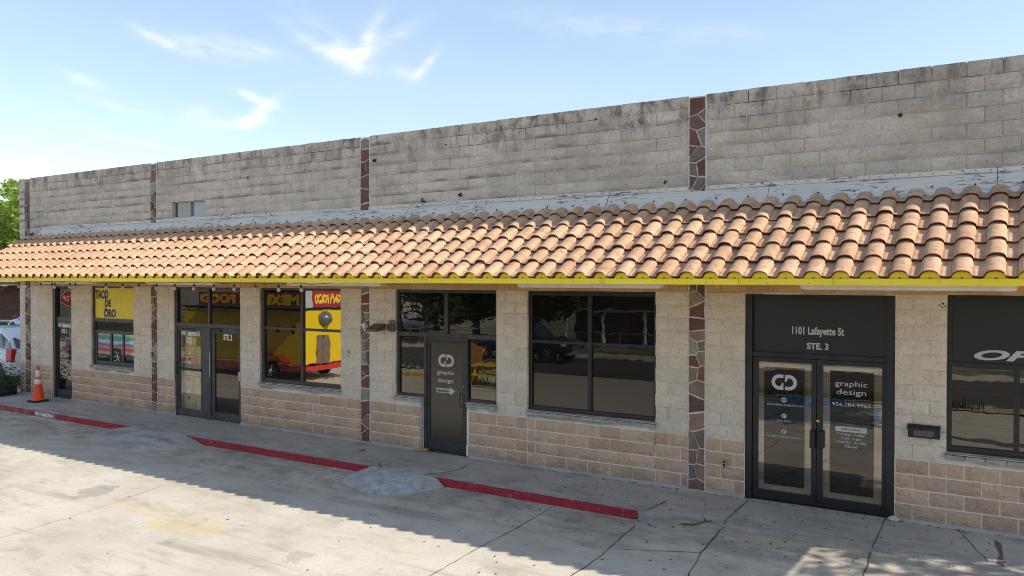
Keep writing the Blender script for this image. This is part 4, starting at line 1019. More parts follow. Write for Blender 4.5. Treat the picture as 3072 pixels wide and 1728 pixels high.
b = MB(); b.tube([(-19.68, -1.9, 3.17), (-19.72, -.3, 3.18), (-19.73, -.25, 2.9), (-19.75, -.25, 2.5), (-19.79, -.25, 2.05)], .007, 5); b.tube([(-19.70, -.25, 2.49), (-19.69, -.25, 2.42)], .018, 6); b.build('drop_cord', M['black'], t)
# lead lying across the flashing and tiles
t = thing('roof_wire', 'thin grey wire running from a wall hook down over the tiles', 'wire', (-9.65, 0, 4.72))
rz = lambda y: EZ + (y - EY) * m_ + .10
pts = [(0, -.02, .02), (-.10, -.09, -.03), (-.18, -.2, -.13)] + [(-.18 - .32 * k / 8, -.2 - .85 * k / 8, rz(-.2 - .85 * k / 8) - 4.72 - (.0 if k < 8 else .03)) for k in range(1, 9)]
b = MB(); b.tube(pts, .009, 5); b.build('lead', M['steel'], t)
b = MB(); b.tube([(0, 0, .06), (0, -.05, .04), (.02, -.04, 0), (.09, -.03, -.01)], .014, 5); b.tube([(-.05, -.02, 0), (.05, -.02, 0)], .012, 5); b.build('hook', M['black'], t)
# traffic cone
t = thing('traffic_cone', 'orange traffic cone with two white bands on the sidewalk', 'cone', (-22.28, -.62, walk_z(-.62)), R(8)); t.scale = (1.08, 1.08, 1.27)
b = MB(); b.prism([(-.19, -.15), (-.15, -.19), (.15, -.19), (.19, -.15), (.19, .15), (.15, .19), (-.15, .19), (-.19, .15)], 'z', 0, .035); b.build('base', M['rubber'], t, bevel=.006)
def cr(z): return .135 + (.028 - .135) * (z - .035) / .71
def band(z0, z1, m, nm, d=0): return MB().lathe([(cr(z0) + d, z0), (cr(z1) + d, z1)], 20).build(nm, m, t, True)
b = MB(); b.lathe([(.15, .03), (.148, .045), (cr(.06), .06), (cr(.745), .745), (.018, .752)], 20); b.build('body', M['orange'], t, True)
band(.37, .475, M['white_vinyl'], 'reflective_band', .003); band(.52, .665, M['white_vinyl'], 'reflective_band', .003)
# doorstop and stone
t = thing('doorstop', 'bare wooden wedge left on the sidewalk by the next door entrance', 'doorstop', (-9.62, -.10, walk_z(0) + .026), R(20))
MB().prism([(-.13, 0), (.13, 0), (.13, .05), (.06, .055), (-.13, .018)], 'y', -.035, .035).build('wedge', M['wood'], t, bevel=.004)
t = thing('white_rock', 'chunk of white rock at the right jamb of the Ste 3 door', 'rock', (-1.46, -.05, walk_z(0)))
b = MB(); b.lathe([(.05, 0), (.075, .02), (.06, .05), (.02, .065)], 8); b.v = [(v[0] * 1.1 + rnd.uniform(-.012, .012), v[1] * .6 + rnd.uniform(-.01, .01), v[2]) for v in b.v]; b.build('stone', plain('white_rock', (.55, .53, .5), .9, .15), t)
t = thing('fallen_twig', 'dark curved twig lying on the concrete left of the Ste 3 door', 'twig', (-3.75, -1.55, lot_z(-3.75, -1.55) + .008))
b = MB(); b.tube([(-.15, -.10, 0), (0, -.08, .004), (.08, .05, .006), (.10, .2, .004), (.05, .28, .003)], .009, 5); b.tube([(.09, .13, .005), (.16, .18, .008), (.17, .24, .004)], .007, 5); b.build('stem', M['joint'], t)
b = MB(); b.add([(-7.37 + dx, -1.99 + dy, lot_z(-7.4, -2) + .006 + dz) for dx, dy, dz in [(-.05, 0, 0), (0, -.022, .008), (.05, 0, .002), (0, .022, .008)]], [(0, 1, 2, 3)])
o = b.build('yellow_leaf', plain('leaf_yellow', (.62, .55, .05), .6)); o['label'] = 'single yellow leaf lying on the shaded concrete'; o['category'] = 'leaf'
b = MB(); b.add([(x, y, walk_z(y) + .004) for x, y in [(-10.78, -.66), (-10.74, -.47), (-10.56, -.58)]], [(0, 1, 2)]); b.build('paint_mark', plain('dark_red_mark', (.22, .10, .09), .9), kind='structure')
# cardboard boxes behind the Ste. 1 glass
bz = [('lowest', .0), ('second', .225), ('third', .45), ('fourth', .68), ('fifth', .91), ('sixth', 1.15), ('seventh', 1.39), ('topmost', 1.62)]
bi = 0
stk = plain('box_sticker', (.8, .8, .78), .5); ink = plain('box_print', (.06, .045, .03), .7)
for zi, (nm, z) in enumerate(bz):
    for col_, (x0, x1, side) in enumerate([(-17.22, -16.80, 'left'), (-16.79, -16.30, 'right')]):
        if zi == 7 and col_ == 1: continue
        y = .19 + rnd.uniform(0, .03) + (.03 if zi > 4 else 0); w = x1 - x0 - .012; h = .222 if zi < 4 else .235
        t = thing('cardboard_box', 'brown cardboard box, %s in the %s stack behind the Ste 1 glass' % (nm, side), 'box', ((x0 + x1) / 2, y, z + .0), R(rnd.uniform(-1.5, 1.5)), 'cardboard boxes behind the Ste 1 door')
        b = MB(); b.box(-w / 2, w / 2, 0, .35, 0, h); b.build('carton', M['card'], t, bevel=.004)
        if zi % 2 == 0 or zi > 4: b = MB(); b.box(-.05 + .07 * (col_ - .5), .07 + .07 * (col_ - .5), -.002, -.0008, .03, .11); b.build('shipping_label', stk, t)
        if zi in (1, 3, 5): b = MB(); b.box(-.03, .03, -.002, -.0008, h * .55, h * .8); b.box(-.04, .04, -.002, -.0008, h * .42, h * .47); b.build('printed_mark', ink, t)
        b = MB(); b.box(w / 2 - .075, w / 2 - .07, -.002, -.0008, .004, h - .004); b.build('flap_seam', ink, t)

# ------------------------------------------------------------------ trees and plants
def leaf_fn(c1, c2):
    def f(N, b):
        p = pos(N); n = N.noise(p, 1.6, 4); r = N.noise(p, 23, 2)
        N.put(b.inputs['Base Color'], N.mix(N.ramp(N.math('ADD', N.math('MULTIPLY', n, .6), N.math('MULTIPLY', r, .4)), .36, .64), c1, c2)); b.inputs['Roughness'].default_value = .55
        tr = N.new('ShaderNodeBsdfTranslucent'); N.put(tr.inputs[0], tuple(min(1, q * 1.8) for q in c2))
        mx = N.new('ShaderNodeMixShader'); mx.inputs[0].default_value = .32; N.l.new(b.outputs[0], mx.inputs[1]); N.l.new(tr.outputs[0], mx.inputs[2]); N.l.new(mx.outputs[0], N.out.inputs[0])
    return f
M['leaf_bright'] = mat('leaf_bright', leaf_fn((.10, .15, .02), (.27, .36, .05)))
M['leaf_dark'] = mat('leaf_dark', leaf_fn((.030, .055, .014), (.075, .11, .026)))
M['bark'] = plain('bark', (.13, .095, .07), .95, .35, scale=5, bmp=.8)
def crown_mesh(seed, blobs, nleaf, size, m, flat=.5):
    """leaf cards in clumps spread through several overlapping volumes"""
    r = random.Random(seed); b = MB()
    cl = []
    for cx, cy, cz, rx_, ry_, rz_ in blobs:
        for _ in range(int(26 * rx_ * ry_ * rz_ / 2) + 14):
            while True:
                u = Vector((r.uniform(-1, 1), r.uniform(-1, 1), r.uniform(-1, 1)))
                if .35 < u.length < 1: break
            cl.append((cx + u.x * rx_, cy + u.y * ry_, cz + u.z * rz_, r.uniform(.25, .6)))
    for i in range(nleaf):
        c = r.choice(cl); d = Vector((r.gauss(0, 1), r.gauss(0, 1), r.gauss(0, flat))) * c[3] * .62
        p = Vector(c[:3]) + d; s_ = size * r.uniform(.6, 1.3)
        a = Vector((r.gauss(0, 1), r.gauss(0, 1), r.gauss(0, .6))).normalized(); q = a.cross(Vector((r.gauss(0, 1), r.gauss(0, 1), r.gauss(0, 1)))).normalized()
        b.add([p - a * s_, p + q * s_ * .38, p + a * s_, p - q * s_ * .38], [(0, 1, 2, 3)])
    me = bpy.data.meshes.new('crown'); me.from_pydata(b.v, [], b.f); me.materials.append(m); return me
def limbs(pts_r, n=7):
    b = MB()
    for pts, r1, r2 in pts_r: b.tube(pts, r1, n, 0, r2)
    return b
def tree(name, label, loc, h, blobs, nleaf, size, leafm, tr=.2, seed=1, group=None, lean=(0, 0)):
    t = thing(name, label, 'tree', loc, 0, group); r = random.Random(seed)
    fork = h * .42; top = Vector((lean[0], lean[1], fork))
    L = [([(0, 0, -.3), (lean[0] * .3, lean[1] * .3, fork * .5), tuple(top)], tr, tr * .72)]
    for cx, cy, cz, a, b_, c in blobs:
        e = Vector((cx, cy, cz)); mid = top.lerp(e, .5) + Vector((r.uniform(-.3, .3), r.uniform(-.3, .3), .25)); L.append(([tuple(top), tuple(mid), tuple(e)], tr * .5, tr * .16))
        for _ in range(4):
            f = e + Vector((r.uniform(-1, 1) * a, r.uniform(-1, 1) * b_, r.uniform(-.5, 1) * c)) * .8; L.append(([tuple(mid.lerp(e, .6)), tuple(e.lerp(f, .5) + Vector((0, 0, .1))), tuple(f)], tr * .16, tr * .04))
    limbs(L).build('trunk', M['bark'], t, True)
    link('crown', crown_mesh(seed, blobs, nleaf, size, leafm), t); return t
tree('shade_tree', 'bright green feathery tree rising behind the left end of the building', (-58.5, 17.5, -.2), 11, [(-3, 0, 6.4, 3.2, 2.6, 2.3), (1.6, -1, 7.6, 2.2, 2.2, 1.7), (-1.5, .5, 9.2, 1.8, 1.8, 1.2), (3.2, 0, 5.2, 1.8, 2, 1.4), (-4.5, -1, 4.4, 2, 2, 1.4), (.5, -1.5, 5.2, 2.2, 2, 1.5), (5.5, 0, 6.6, 2.2, 2, 1.6), (6.5, 0, 4.6, 2, 2, 1.3)], 19000, .18, M['leaf_bright'], .3, 11)
tree('street_tree', 'tall loose tree standing off the right end of the building', (8.2, 2.4, -.2), 9.5, [(-1.6, -1.4, 6.6, 1.7, 1.5, 1.1), (.4, -1.0, 7.6, 1.6, 1.5, 1.1), (1.4, .6, 6.6, 1.5, 1.4, 1.0), (-.4, .6, 8.6, 1.3, 1.3, .9), (-2.9, -2.2, 5.9, 1.2, 1.1, .7)], 1400, .16, M['leaf_dark'], .2, 5)
tree('oak_tree', 'broad tree with a dark trunk reflected in the open sign window', (.9, -8.6, lot_z(1, -8.6)), 9, [(0, -.5, 7.3, 2.6, 2.2, 1.3), (2.2, .2, 7.8, 2.2, 2, 1.2), (1, -2.6, 7.0, 2.2, 2, 1.1)], 9000, .15, M['leaf_dark'], .27, 8, lean=(.25, -.1))
rt = [(-70, -52, 9), (-58, -46, 8), (-48, -50, 10), (-34, -36.5, 9), (-28.6, -36, 10), (-22, -56, 10), (-12, -50, 9), (-3, -46, 10), (8, -50, 9), (-90, -45, 10), (18, -44, 9)]
base = None
for i, (x, y, h) in enumerate(rt):
    lab = 'dark roadside tree %s across the street, seen in the window glass' % ['beside the black trailer', 'behind the black trailer', 'behind the white pickup', 'left of the gabled house', 'behind the gabled house', 'right of the gabled house', 'above the far kerb gap', 'opposite the twin blue stops', 'opposite the open sign', 'far beyond the stop sign', 'beyond the oak'][i]
    if base is None:
        base = tree('roadside_tree', lab, (x, y, far_z(x, y)), 9, [(0, 0, 5.6, 3.4, 3.2, 2.6), (2.8, .6, 4.6, 2.6, 2.4, 1.9), (-2.8, -.4, 4.8, 2.6, 2.4, 2.0), (.5, .5, 7.8, 2.0, 2, 1.5), (1, 0, 2.6, 3.2, 2, 1.2), (-2, 0, 2.4, 2.6, 2, 1.1)], 12000, .3, M['leaf_dark'], .28, 21, 'trees across the street'); o = base
    else: o = copy_tree(base); o['label'] = lab
    o.location = (x, y, far_z(x, y)); o.rotation_euler = (0, 0, i * 1.7); o.scale = (h / 9, h / 9, h / 9)
# clumps of verge grass
gbm = MB(); r = random.Random(3)
for cx, cy, w, n_ in [(-21, -15.6, 3.4, 700), (-14, -15.4, 3, 600), (-7.6, -15.7, 2.6, 900), (-4.2, -15.8, 1.6, 700), (-1.8, -15.6, .9, 300), (-17, -11.6, 1.2, 200)]:
    for _ in range(n_):
        x = r.gauss(cx, w * .5); y = r.gauss(cy, .28); z = (far_z(x, y) if y < -15 else lot_z(x, y)); h = r.uniform(.1, .42); a = r.uniform(0, 6.28); l = r.uniform(-.12, .12)
        gbm.add([(x - .02 * math.cos(a), y - .02 * math.sin(a), z), (x + .02 * math.cos(a), y + .02 * math.sin(a), z), (x + l, y + r.uniform(-.1, .1), z + h)], [(0, 1, 2)])
gbm.build('verge_grass', M['leaf_dark'], kind='stuff')
# tyre planter on the sidewalk at the left corner, with its plant
t = thing('tire_planter', 'cut tire planter with a scalloped rim at the left corner of the building', 'planter', (-24.62, -.62, walk_z(-.6)))
b = MB(); b.lathe([(.40, 0), (.50, .012), (.54, .05), (.555, .12), (.56, .22), (.545, .27), (.50, .30), (.49, .24), (.47, .10)], 28); b.build('tire', M['rubber'], t, True)
b = MB()
for k in range(44):
    a = 2 * math.pi * k / 44; b.box(-.02, .02, -.012, .012, .02, .06); b.v[-8:] = [(math.cos(a) * (.545 + v[1]) - math.sin(a) * v[0], math.sin(a) * (.545 + v[1]) + math.cos(a) * v[0], v[2]) for v in b.v[-8:]]
b.build('tread_lugs', M['rubber'], t)
b = MB(); b.lathe([(.47, .235), (.2, .25), (.01, .255)], 20); b.build('soil', M['earth'], t)
t = thing('fern_plant', 'leafy green shrub growing in the tire planter', 'plant', (-24.62, -.62, walk_z(-.6) + .24))
link('foliage', crown_mesh(61, [(-.10, 0, .18, .34, .34, .16), (-.2, -.05, .36, .20, .20, .12), (.3, .1, .12, .16, .16, .12), (-.42, .05, .12, .14, .2, .1)], 1500, .055, mat('leaf_fern', leaf_fn((.022, .045, .016), (.06, .095, .035))), .8), t)
b = MB(); [b.tube([(0, 0, 0), (r.uniform(-.2, .1), r.uniform(-.2, .2), .2), (r.uniform(-.4, .3), r.uniform(-.2, .2), r.uniform(.3, .5))], .008, 5) for _ in range(7)]; b.build('stem', M['bark'], t)
t = thing('planter_rock', 'pale rounded rock resting on the soil of the tire planter', 'rock', (-24.33, -.88, walk_z(-.6) + .25))
b = MB(); b.lathe([(.06, 0), (.12, .04), (.10, .10), (.03, .13)], 9); b.build('stone', plain('pale_rock', (.50, .43, .30), .9, .2), t, True)

# ------------------------------------------------------------------ vehicles
def car_paint(name, c, rough=.25): return mat(name, lambda N, b: (N.put(b.inputs['Base Color'], c), N.put(b.inputs['Roughness'], rough), N.put(b.inputs['Coat Weight'], .6), N.put(b.inputs['Coat Roughness'], .05)))
M['car_glass'] = tinted('car_glass', 1.7, .02, (.012, .014, .016))
M['tail'] = plain('tail_light', (.45, .01, .015), .2, .2); M['head'] = plain('head_light', (.75, .76, .78), .12, .1)
def wheel(parent, x, y, r_, w, out, spokes=6):
    b = MB(); b.lathe([(r_ * .62, -w / 2), (r_ * .94, -w / 2), (r_, -w * .32), (r_, w * .32), (r_ * .94, w / 2), (r_ * .62, w / 2)], 22, (x, y, r_), 'y'); o = b.build('wheel', M['rubber'], parent, True)
    b = MB(); yy = y + out * w * .42; b.lathe([(r_ * .66, -.012), (r_ * .66, .012), (r_ * .60, .012), (r_ * .60, -.012)], 20, (x, yy, r_), 'y')
    for k in range(spokes):
        a = 2 * math.pi * k / spokes; b.tube([(x + r_ * .08 * math.cos(a), yy, r_ + r_ * .08 * math.sin(a)), (x + r_ * .63 * math.cos(a), yy, r_ + r_ * .63 * math.sin(a))], .045, 5, 0, .035)
    b.lathe([(r_ * .16, -.02), (r_ * .16, .02)], 10, (x, yy, r_), 'y'); b.build('rim', M['chrome'], o); return o
def loft(b, secs_, mi=0):
    """secs_: list of (x, [(y,z)...]) rings with equal counts"""
    n = len(secs_[0][1]); vs = [(x, p[0], p[1]) for x, ring in secs_ for p in ring]
    fs = [(i * n + k, i * n + (k + 1) % n, (i + 1) * n + (k + 1) % n, (i + 1) * n + k) for i in range(len(secs_) - 1) for k in range(n)]
    fs += [tuple(range(n))[::-1], tuple(range((len(secs_) - 1) * n, len(secs_) * n))]; b.add(vs, fs, mi)
def ring(w, z0, z1, crown=.04, tuck=.06):
    return [(-w + tuck, z0), (-w, z0 + .12), (-w, z0 + (z1 - z0) * .55), (-w + .02, z1 - .06), (-w + .10, z1), (0, z1 + crown), (w - .10, z1), (w - .02, z1 - .06), (w, z0 + (z1 - z0) * .55), (w, z0 + .12), (w - tuck, z0)]
def cabin_ring(wb_, wt, z0, z1): return [(-wb_, z0), (-wt - .03, z1 - .07), (-wt + .08, z1), (0, z1 + .03), (wt - .08, z1), (wt + .03, z1 - .07), (wb_, z0)]
def car(name, label, cat, paint, kind='sedan', loc=(0, 0, 0), rz=0, spokes=6):
    """nose towards +x, origin on the ground under the middle"""
    t = thing(name, label, cat, loc, rz); b = MB()
    if kind == 'sedan':
        L, hw, wr = 2.3, .88, .33; body = [(-2.3, .62, .45, .78), (-2.22, .80, .30, .92), (-1.7, .87, .22, .98), (-.9, .88, .2, .95), (.6, .88, .2, .94), (1.1, .87, .2, .90), (1.8, .84, .24, .80), (2.2, .74, .30, .68), (2.3, .55, .40, .60)]
        cab = [(-1.75, .72, .62, .96, .98), (-1.05, .76, .58, .94, 1.40), (-.3, .77, .58, .93, 1.45), (.35, .77, .58, .92, 1.40), (1.2, .74, .66, .90, .93)]; ax = (-1.38, 1.40)
    elif kind == 'suv':
        L, hw, wr = 2.35, .93, .37; body = [(-2.35, .80, .45, 1.05), (-2.28, .91, .36, 1.12), (-1.6, .93, .30, 1.13), (0, .93, .28, 1.10), (1.0, .93, .28, 1.06), (1.7, .91, .30, 1.0), (2.2, .84, .36, .90), (2.35, .66, .46, .80)]
        cab = [(-2.28, .80, .72, 1.10, 1.13), (-1.72, .82, .66, 1.10, 1.52), (-1.2, .83, .66, 1.10, 1.74), (.1, .83, .66, 1.08, 1.74), (.5, .82, .66, 1.07, 1.64), (1.25, .80, .72, 1.04, 1.07)]; ax = (-1.45, 1.42)
    else:
        L, hw, wr = 2.95, .98, .42; body = [(-2.95, .92, .60, 1.12), (-2.85, .98, .48, 1.16), (-1.0, .98, .42, 1.16), (.9, .98, .42, 1.16), (1.2, .98, .42, 1.17), (2.3, .97, .45, 1.16), (2.8, .92, .50, 1.10), (2.95, .80, .58, .98)]
        cab = [(-1.05, .84, .76, 1.14, 1.16), (-.95, .86, .72, 1.14, 1.84), (-.2, .87, .72, 1.14, 1.92), (.6, .87, .72, 1.14, 1.88), (1.35, .84, .76, 1.14, 1.17)]; ax = (-1.85, 1.90)
    loft(b, [(x, ring(w, z0, z1)) for x, w, z0, z1 in body]); b.build('body', paint, t, True)
    c = MB(); loft(c, [(x, cabin_ring(a, q, z0, z1)) for x, a, q, z0, z1 in cab]); c.build('cabin', paint, t)
    # glass panels just proud of the cabin sides and ends
    for s_ in (-1, 1):
        cs = cab[1:-1]; g = MB()
        for i in range(len(cs) - 1):
            x0_, a0, q0, z0, h0 = cs[i]; x1_, a1, q1, z1, h1 = cs[i + 1]
            f = lambda a, q, z, h, k: (s_ * (a + (q + .03 - a) * k + .006), z + (h - .07 - z) * k)
            lo0, hi0, lo1, hi1 = f(a0, q0, z0, h0, .12), f(a0, q0, z0, h0, .9), f(a1, q1, z1, h1, .12), f(a1, q1, z1, h1, .9)
            g.add([(x0_ + .06, *lo0), (x1_ - .03, *lo1), (x1_ - .03, *hi1), (x0_ + .06, *hi0)], [(0, 1, 2, 3)])
        g.build('side_window', M['car_glass'], t)
        if kind == 'suv':
            q = MB(); yv = lambda z: s_ * (.82 - (z - 1.1) * .2 + .012)
            q.add([(-2.08, yv(1.15), 1.15), (-1.68, yv(1.15), 1.15), (-1.68, yv(1.46), 1.46)], [(0, 1, 2)]); q.build('quarter_window', M['car_glass'], t)
    for i, j, nm in ((0, 1, 'rear_window'), (-1, -2, 'windshield')):
        x0_, a0, q0, z0, h0 = cab[i]; x1_, a1, q1, z1, h1 = cab[j]; sg = 1 if i else -1; g = MB(); e = .012
        p = lambda k, w: (x0_ + (x1_ - x0_) * k + sg * e, w, h0 + (h1 - .02 - h0) * k + e)
        g.add([p(.12, -q0 - .02), p(.12, q0 + .02), p(.92, q1 - .04), p(.92, -q1 + .04)], [(0, 1, 2, 3)]); g.build(nm, M['car_glass'], t)
    for x in ax:
        for s_ in (-1, 1):
            wheel(t, x, s_ * (hw - .12), wr, .23, s_, spokes)
            a = MB(); a.lathe([(wr * 1.16, -.006), (wr * 1.16, .006)], 22, (x, s_ * (hw - .002), wr * 1.03), 'y'); a.build('wheel_arch', M['black'], t)
    x1_, w1, z0, z1 = body[-2]; x0_, w0, zz0, zz1 = body[1]
    for s_ in (-1, 1):
        h = MB(); h.box(x1_ - .25, x1_ + .035, s_ * (w1 - .12) - .16, s_ * (w1 - .12) + .16, z1 - .24, z1 - .08); h.build('headlight', M['head'], t, bevel=.03)
        if kind == 'suv': h = MB(); h.box(x0_ - .05, x0_ + .28, s_ * (w0 - .06) - .08, s_ * (w0 - .06) + .085, zz1 - .34, zz1 + .06)
        else: h = MB(); h.box(x0_ - .05, x0_ + .2, s_ * (w0 - .1) - .14, s_ * (w0 - .1) + .14, zz1 - .26, zz1 - .06)
        h.build('tail_light', M['tail'], t, bevel=.025)
        mr = MB(); xm = cab[-1][0] - .38; mr.box(xm - .09, xm + .09, s_ * (hw + .10) - .09, s_ * (hw + .10) + .09, cab[-1][3] + .02, cab[-1][3] + .18); mr.build('mirror', M['black'], t, bevel=.03)
    g = MB(); g.box(L - .1, L + .012, -.5, .5, body[-1][2] + .02, body[-1][3] - .1); g.build('grille', M['black'] if kind != 'pickup' else M['chrome'], t, bevel=.02)
    bp = MB(); bp.box(-L - .05, -L + .2, -hw + .1, hw - .1, zz0 + .02, zz0 + .24); bp.box(L - .25, L + .05, -hw + .16, hw - .16, zz0 - .06, zz0 + .14); bp.build('bumper', paint if kind != 'pickup' else M['chrome'], t, bevel=.04)
    return t
white = car_paint('white_car_paint', (.72, .73, .75)); blue = car_paint('blue_car_paint', (.01, .09, .50), .22); blackp = car_paint('black_car_paint', (.012, .013, .016))
suv = car('parked_suv', 'white sport utility vehicle with a red tail light parked past the left corner', 'car', white, 'suv', (-28.02, 1.30, -.06), R(180))
car('parked_sedan', 'white sedan half hidden between the white utility vehicle and the wall corner', 'car', white, 'sedan', (-29.0, 4.2, -.05), R(0))
car('blue_sedan', 'blue sedan parked beyond the low white wall', 'car', blue, 'sedan', (-45.85, 11.7, .12), R(176))
car('black_pickup', 'black pickup truck on the street, mirrored in the dark windows', 'truck', blackp, 'pickup', (-21.4, -22.8, far_z(0, -22.8)), R(0), 6)
car('white_pickup', 'white pickup truck across the street, mirrored in the transom glass', 'truck', white, 'pickup', (-44.5, -39.5, far_z(0, -39.5)), R(10), 6)
# serape-striped van, mirrored in the Taco de Oro window
def serape_fn(N, b):
    z = N.sep(tc(N))[2]; w = N.noise(tc(N), 1.2, 3)
    v = N.math('ADD', z, N.math('MULTIPLY', w, .25))
    c = N.crange(N.math('DIVIDE', v, 2.6), [(0, (.03, .03, .035)), (.20, (.05, .05, .05)), (.24, (.60, .45, .48)), (.30, (.45, .04, .06)), (.34, (.60, .30, .34)), (.38, (.10, .16, .36)), (.43, (.55, .62, .68)), (.47, (.06, .30, .45)), (.52, (.10, .36, .24)), (.57, (.55, .60, .50)), (.60, (.12, .10, .09)), (.66, (.06, .055, .05)), (.80, (.05, .05, .05)), (.88, (.45, .14, .04)), (1, (.06, .05, .05))])
    N.put(b.inputs['Base Color'], c); b.inputs['Roughness'].default_value = .3
M['serape'] = mat('serape_wrap', serape_fn)
t = thing('serape_van', 'van wrapped in bright serape stripes, mirrored in the left windows', 'van', (-34.4, -8.9, lot_z(-34, -8.9)), R(180))
b = MB(); loft(b, [(x, ring(w, .35, z1, .05)) for x, w, z1 in [(-2.7, .95, 2.2), (-2.6, 1.0, 2.3), (.9, 1.0, 2.35), (1.2, 1.0, 2.2), (1.9, .99, 1.25), (2.5, .95, 1.1), (2.7, .8, .9)]]); b.build('body', M['serape'], t, True)
for s_ in (-1, 1):
    b = MB(); b.add([(.2, s_ * 1.008, 1.35), (1.45, s_ * 1.008, 1.35), (1.1, s_ * 1.008, 2.0), (.2, s_ * 1.008, 2.05)], [(0, 1, 2, 3)]); b.build('side_window', M['car_glass'], t)
    for x in (-1.7, 1.75): wheel(t, x, s_ * .9, .38, .24, s_)
    b = MB(); b.box(2.45, 2.66, s_ * .65 - .2, s_ * .65 + .2, .78, .98); b.build('headlight', M['head'], t, bevel=.03)
b = MB(); b.add([(1.26, -.85, 2.12), (1.26, .85, 2.12), (1.92, .9, 1.3), (1.92, -.9, 1.3)], [(0, 1, 2, 3)]); b.build('windshield', M['car_glass'], t)
b = MB(); b.box(2.55, 2.78, -.9, .9, .38, .62); b.build('bumper', M['steel'], t, bevel=.04)
# yellow food trailer with a red frame, mirrored in Ste. 2 and its window
ty = car_paint('trailer_yellow', (.78, .56, .008), .35); tr_red = car_paint('trailer_red', (.55, .03, .02), .35); sgr = plain('sign_red', (.36, .022, .03), .5, .05); sgy = plain('sign_yellow', (.80, .62, .04), .5, .05)
tz = lot_z(-25, -9.5)
t = thing('food_trailer', 'yellow food trailer with a red frame and sign board, mirrored in the shop glass', 'trailer', (0, 0, 0))
TX0, TX1, TY0, TY1 = -28.5, -21.7, -10.6, -8.15
b = MB(); b.box(TX0, TX1, TY0, TY1, tz + .62, 2.10); b.build('body', ty, t, bevel=.03)
b = MB(); b.box(TX0 - .05, TX1 + .05, TY0 - .05, TY1 + .05, 2.10, 2.16); b.build('drip_rail', M['black'], t)
b = MB(); b.box(TX0 - .1, TX1 + .02, TY1 - .12, TY1 + .06, tz + .42, tz + .58); b.box(TX0 - .1, TX1 + .08, TY0, TY0 + .1, tz + .42, tz + .58); b.box(TX1 - .02, TX1 + .1, TY0, TY1 + .06, tz + .42, tz + .58); b.build('chassis', tr_red, t)
for x in (-24.2, -23.3):
    for y, s_ in ((TY1 - .02, 1), (TY0 + .02, -1)):
        wh = wheel(t, 0, 0, .36, .22, s_); wh.location = (x, y + s_ * .1, tz)
b = MB(); b.prism([(-24.8, tz + .62), (-24.5, tz + .86), (-22.8, tz + .86), (-22.4, tz + .62), (-22.4, tz + .70), (-22.8, tz + .93), (-24.5, tz + .93), (-24.8, tz + .70)], 'y', TY1 + .005, TY1 + .28); b.build('fender', tr_red, t)
b = MB(); b.box(-27.45, -21.76, TY1 + .02, TY1 + .10, 2.20, 2.72); sg = b.build('sign_board', sgr, t, bevel=.01); letter('MEXICAN FOOD', -24.6, TY1 + .104, 2.46, .34, 5.5, sgy, sg, .08, face='+y'); MB().box(-28.0, -27.46, TY1 + .02, TY1 + .10, 2.20, 2.72).build('grey_panel', plain('panel_grey', (.42, .44, .45), .4), t)
b = MB(); b.box(TX1 + .02, TX1 + .09, TY0 + .05, TY1 - .35, 2.18, 2.80); sg = b.build('sign_board', sgr, t, bevel=.01); letter('MEXICAN FOOD', TX1 + .094, (TY0 + TY1 - .3) / 2, 2.50, .30, 1.9, sgy, sg, .08, face='+x')
b = MB(); b.box(TX1 + .02, TX1 + .08, TY1 - .34, TY1 + .02, 2.18, 2.80); b.build('grey_panel', plain('panel_grey', (.42, .44, .45), .4), t)
b = MB(); b.box(-27.6, -21.6, TY1 + .01, TY1 + .75, 2.0, 2.05); b.build('awning_flap', plain('flap_olive', (.10, .095, .03), .5), t)
b = MB(); b.box(TX1 + .005, TX1 + .05, -9.35, -8.75, tz + .66, 1.15); dp = b.build('cabinet_door', plain('cabinet_brown', (.20, .14, .10), .5), t); MB().box(TX1 + .051, TX1 + .056, -9.06, -9.04, tz + .7, 1.13).build('door_gap', M['black'], dp)
b = MB(); b.lathe([(.02, .30), (.18, .22), (.27, .06), (.28, 0)], 20, (TX1, -9.15, 1.75), 'x'); b.build('vent_dome', plain('dome_grey', (.12, .13, .14), .25), t, True)
for x in (-23.1, -22.3): MB().box(x, x + .09, TY1, TY1 + .03, 1.25, 1.5).build('marker_plate', M['black'], t)
# STOP sign
t = thing('stop_sign', 'octagonal red stop sign on a post, mirrored in the Ste 1 transom', 'sign', (-40, -9.9, lot_z(-40, -9.9)), R(-70))
b = MB(); b.tube([(0, 0, 0), (0, 0, 3.3)], .035, 8); b.build('post', M['steel'], t)
oc = [(.38 * math.cos(R(22.5 + 45 * k)) * 1.08, 2.75 + .38 * math.sin(R(22.5 + 45 * k)) * 1.08) for k in range(8)]; oi = [(x * .94, 2.75 + (z - 2.75) * .94) for x, z in oc]
b = MB(); b.prism(oc, 'y', .036, .042); b.build('border', M['white_paint'], t); b = MB(); b.prism(oi, 'y', .042, .046); b.build('plate', plain('stop_red', (.42, .015, .02), .5), t)
letter('STOP', 0, .048, 2.75, .26, .62, M['white_paint'], t, .04, face='+y'); b = MB(); b.box(-.35, .35, .03, .036, 3.22, 3.4); b.build('street_name_plate', plain('sign_green', (.01, .16, .10), .5), t)
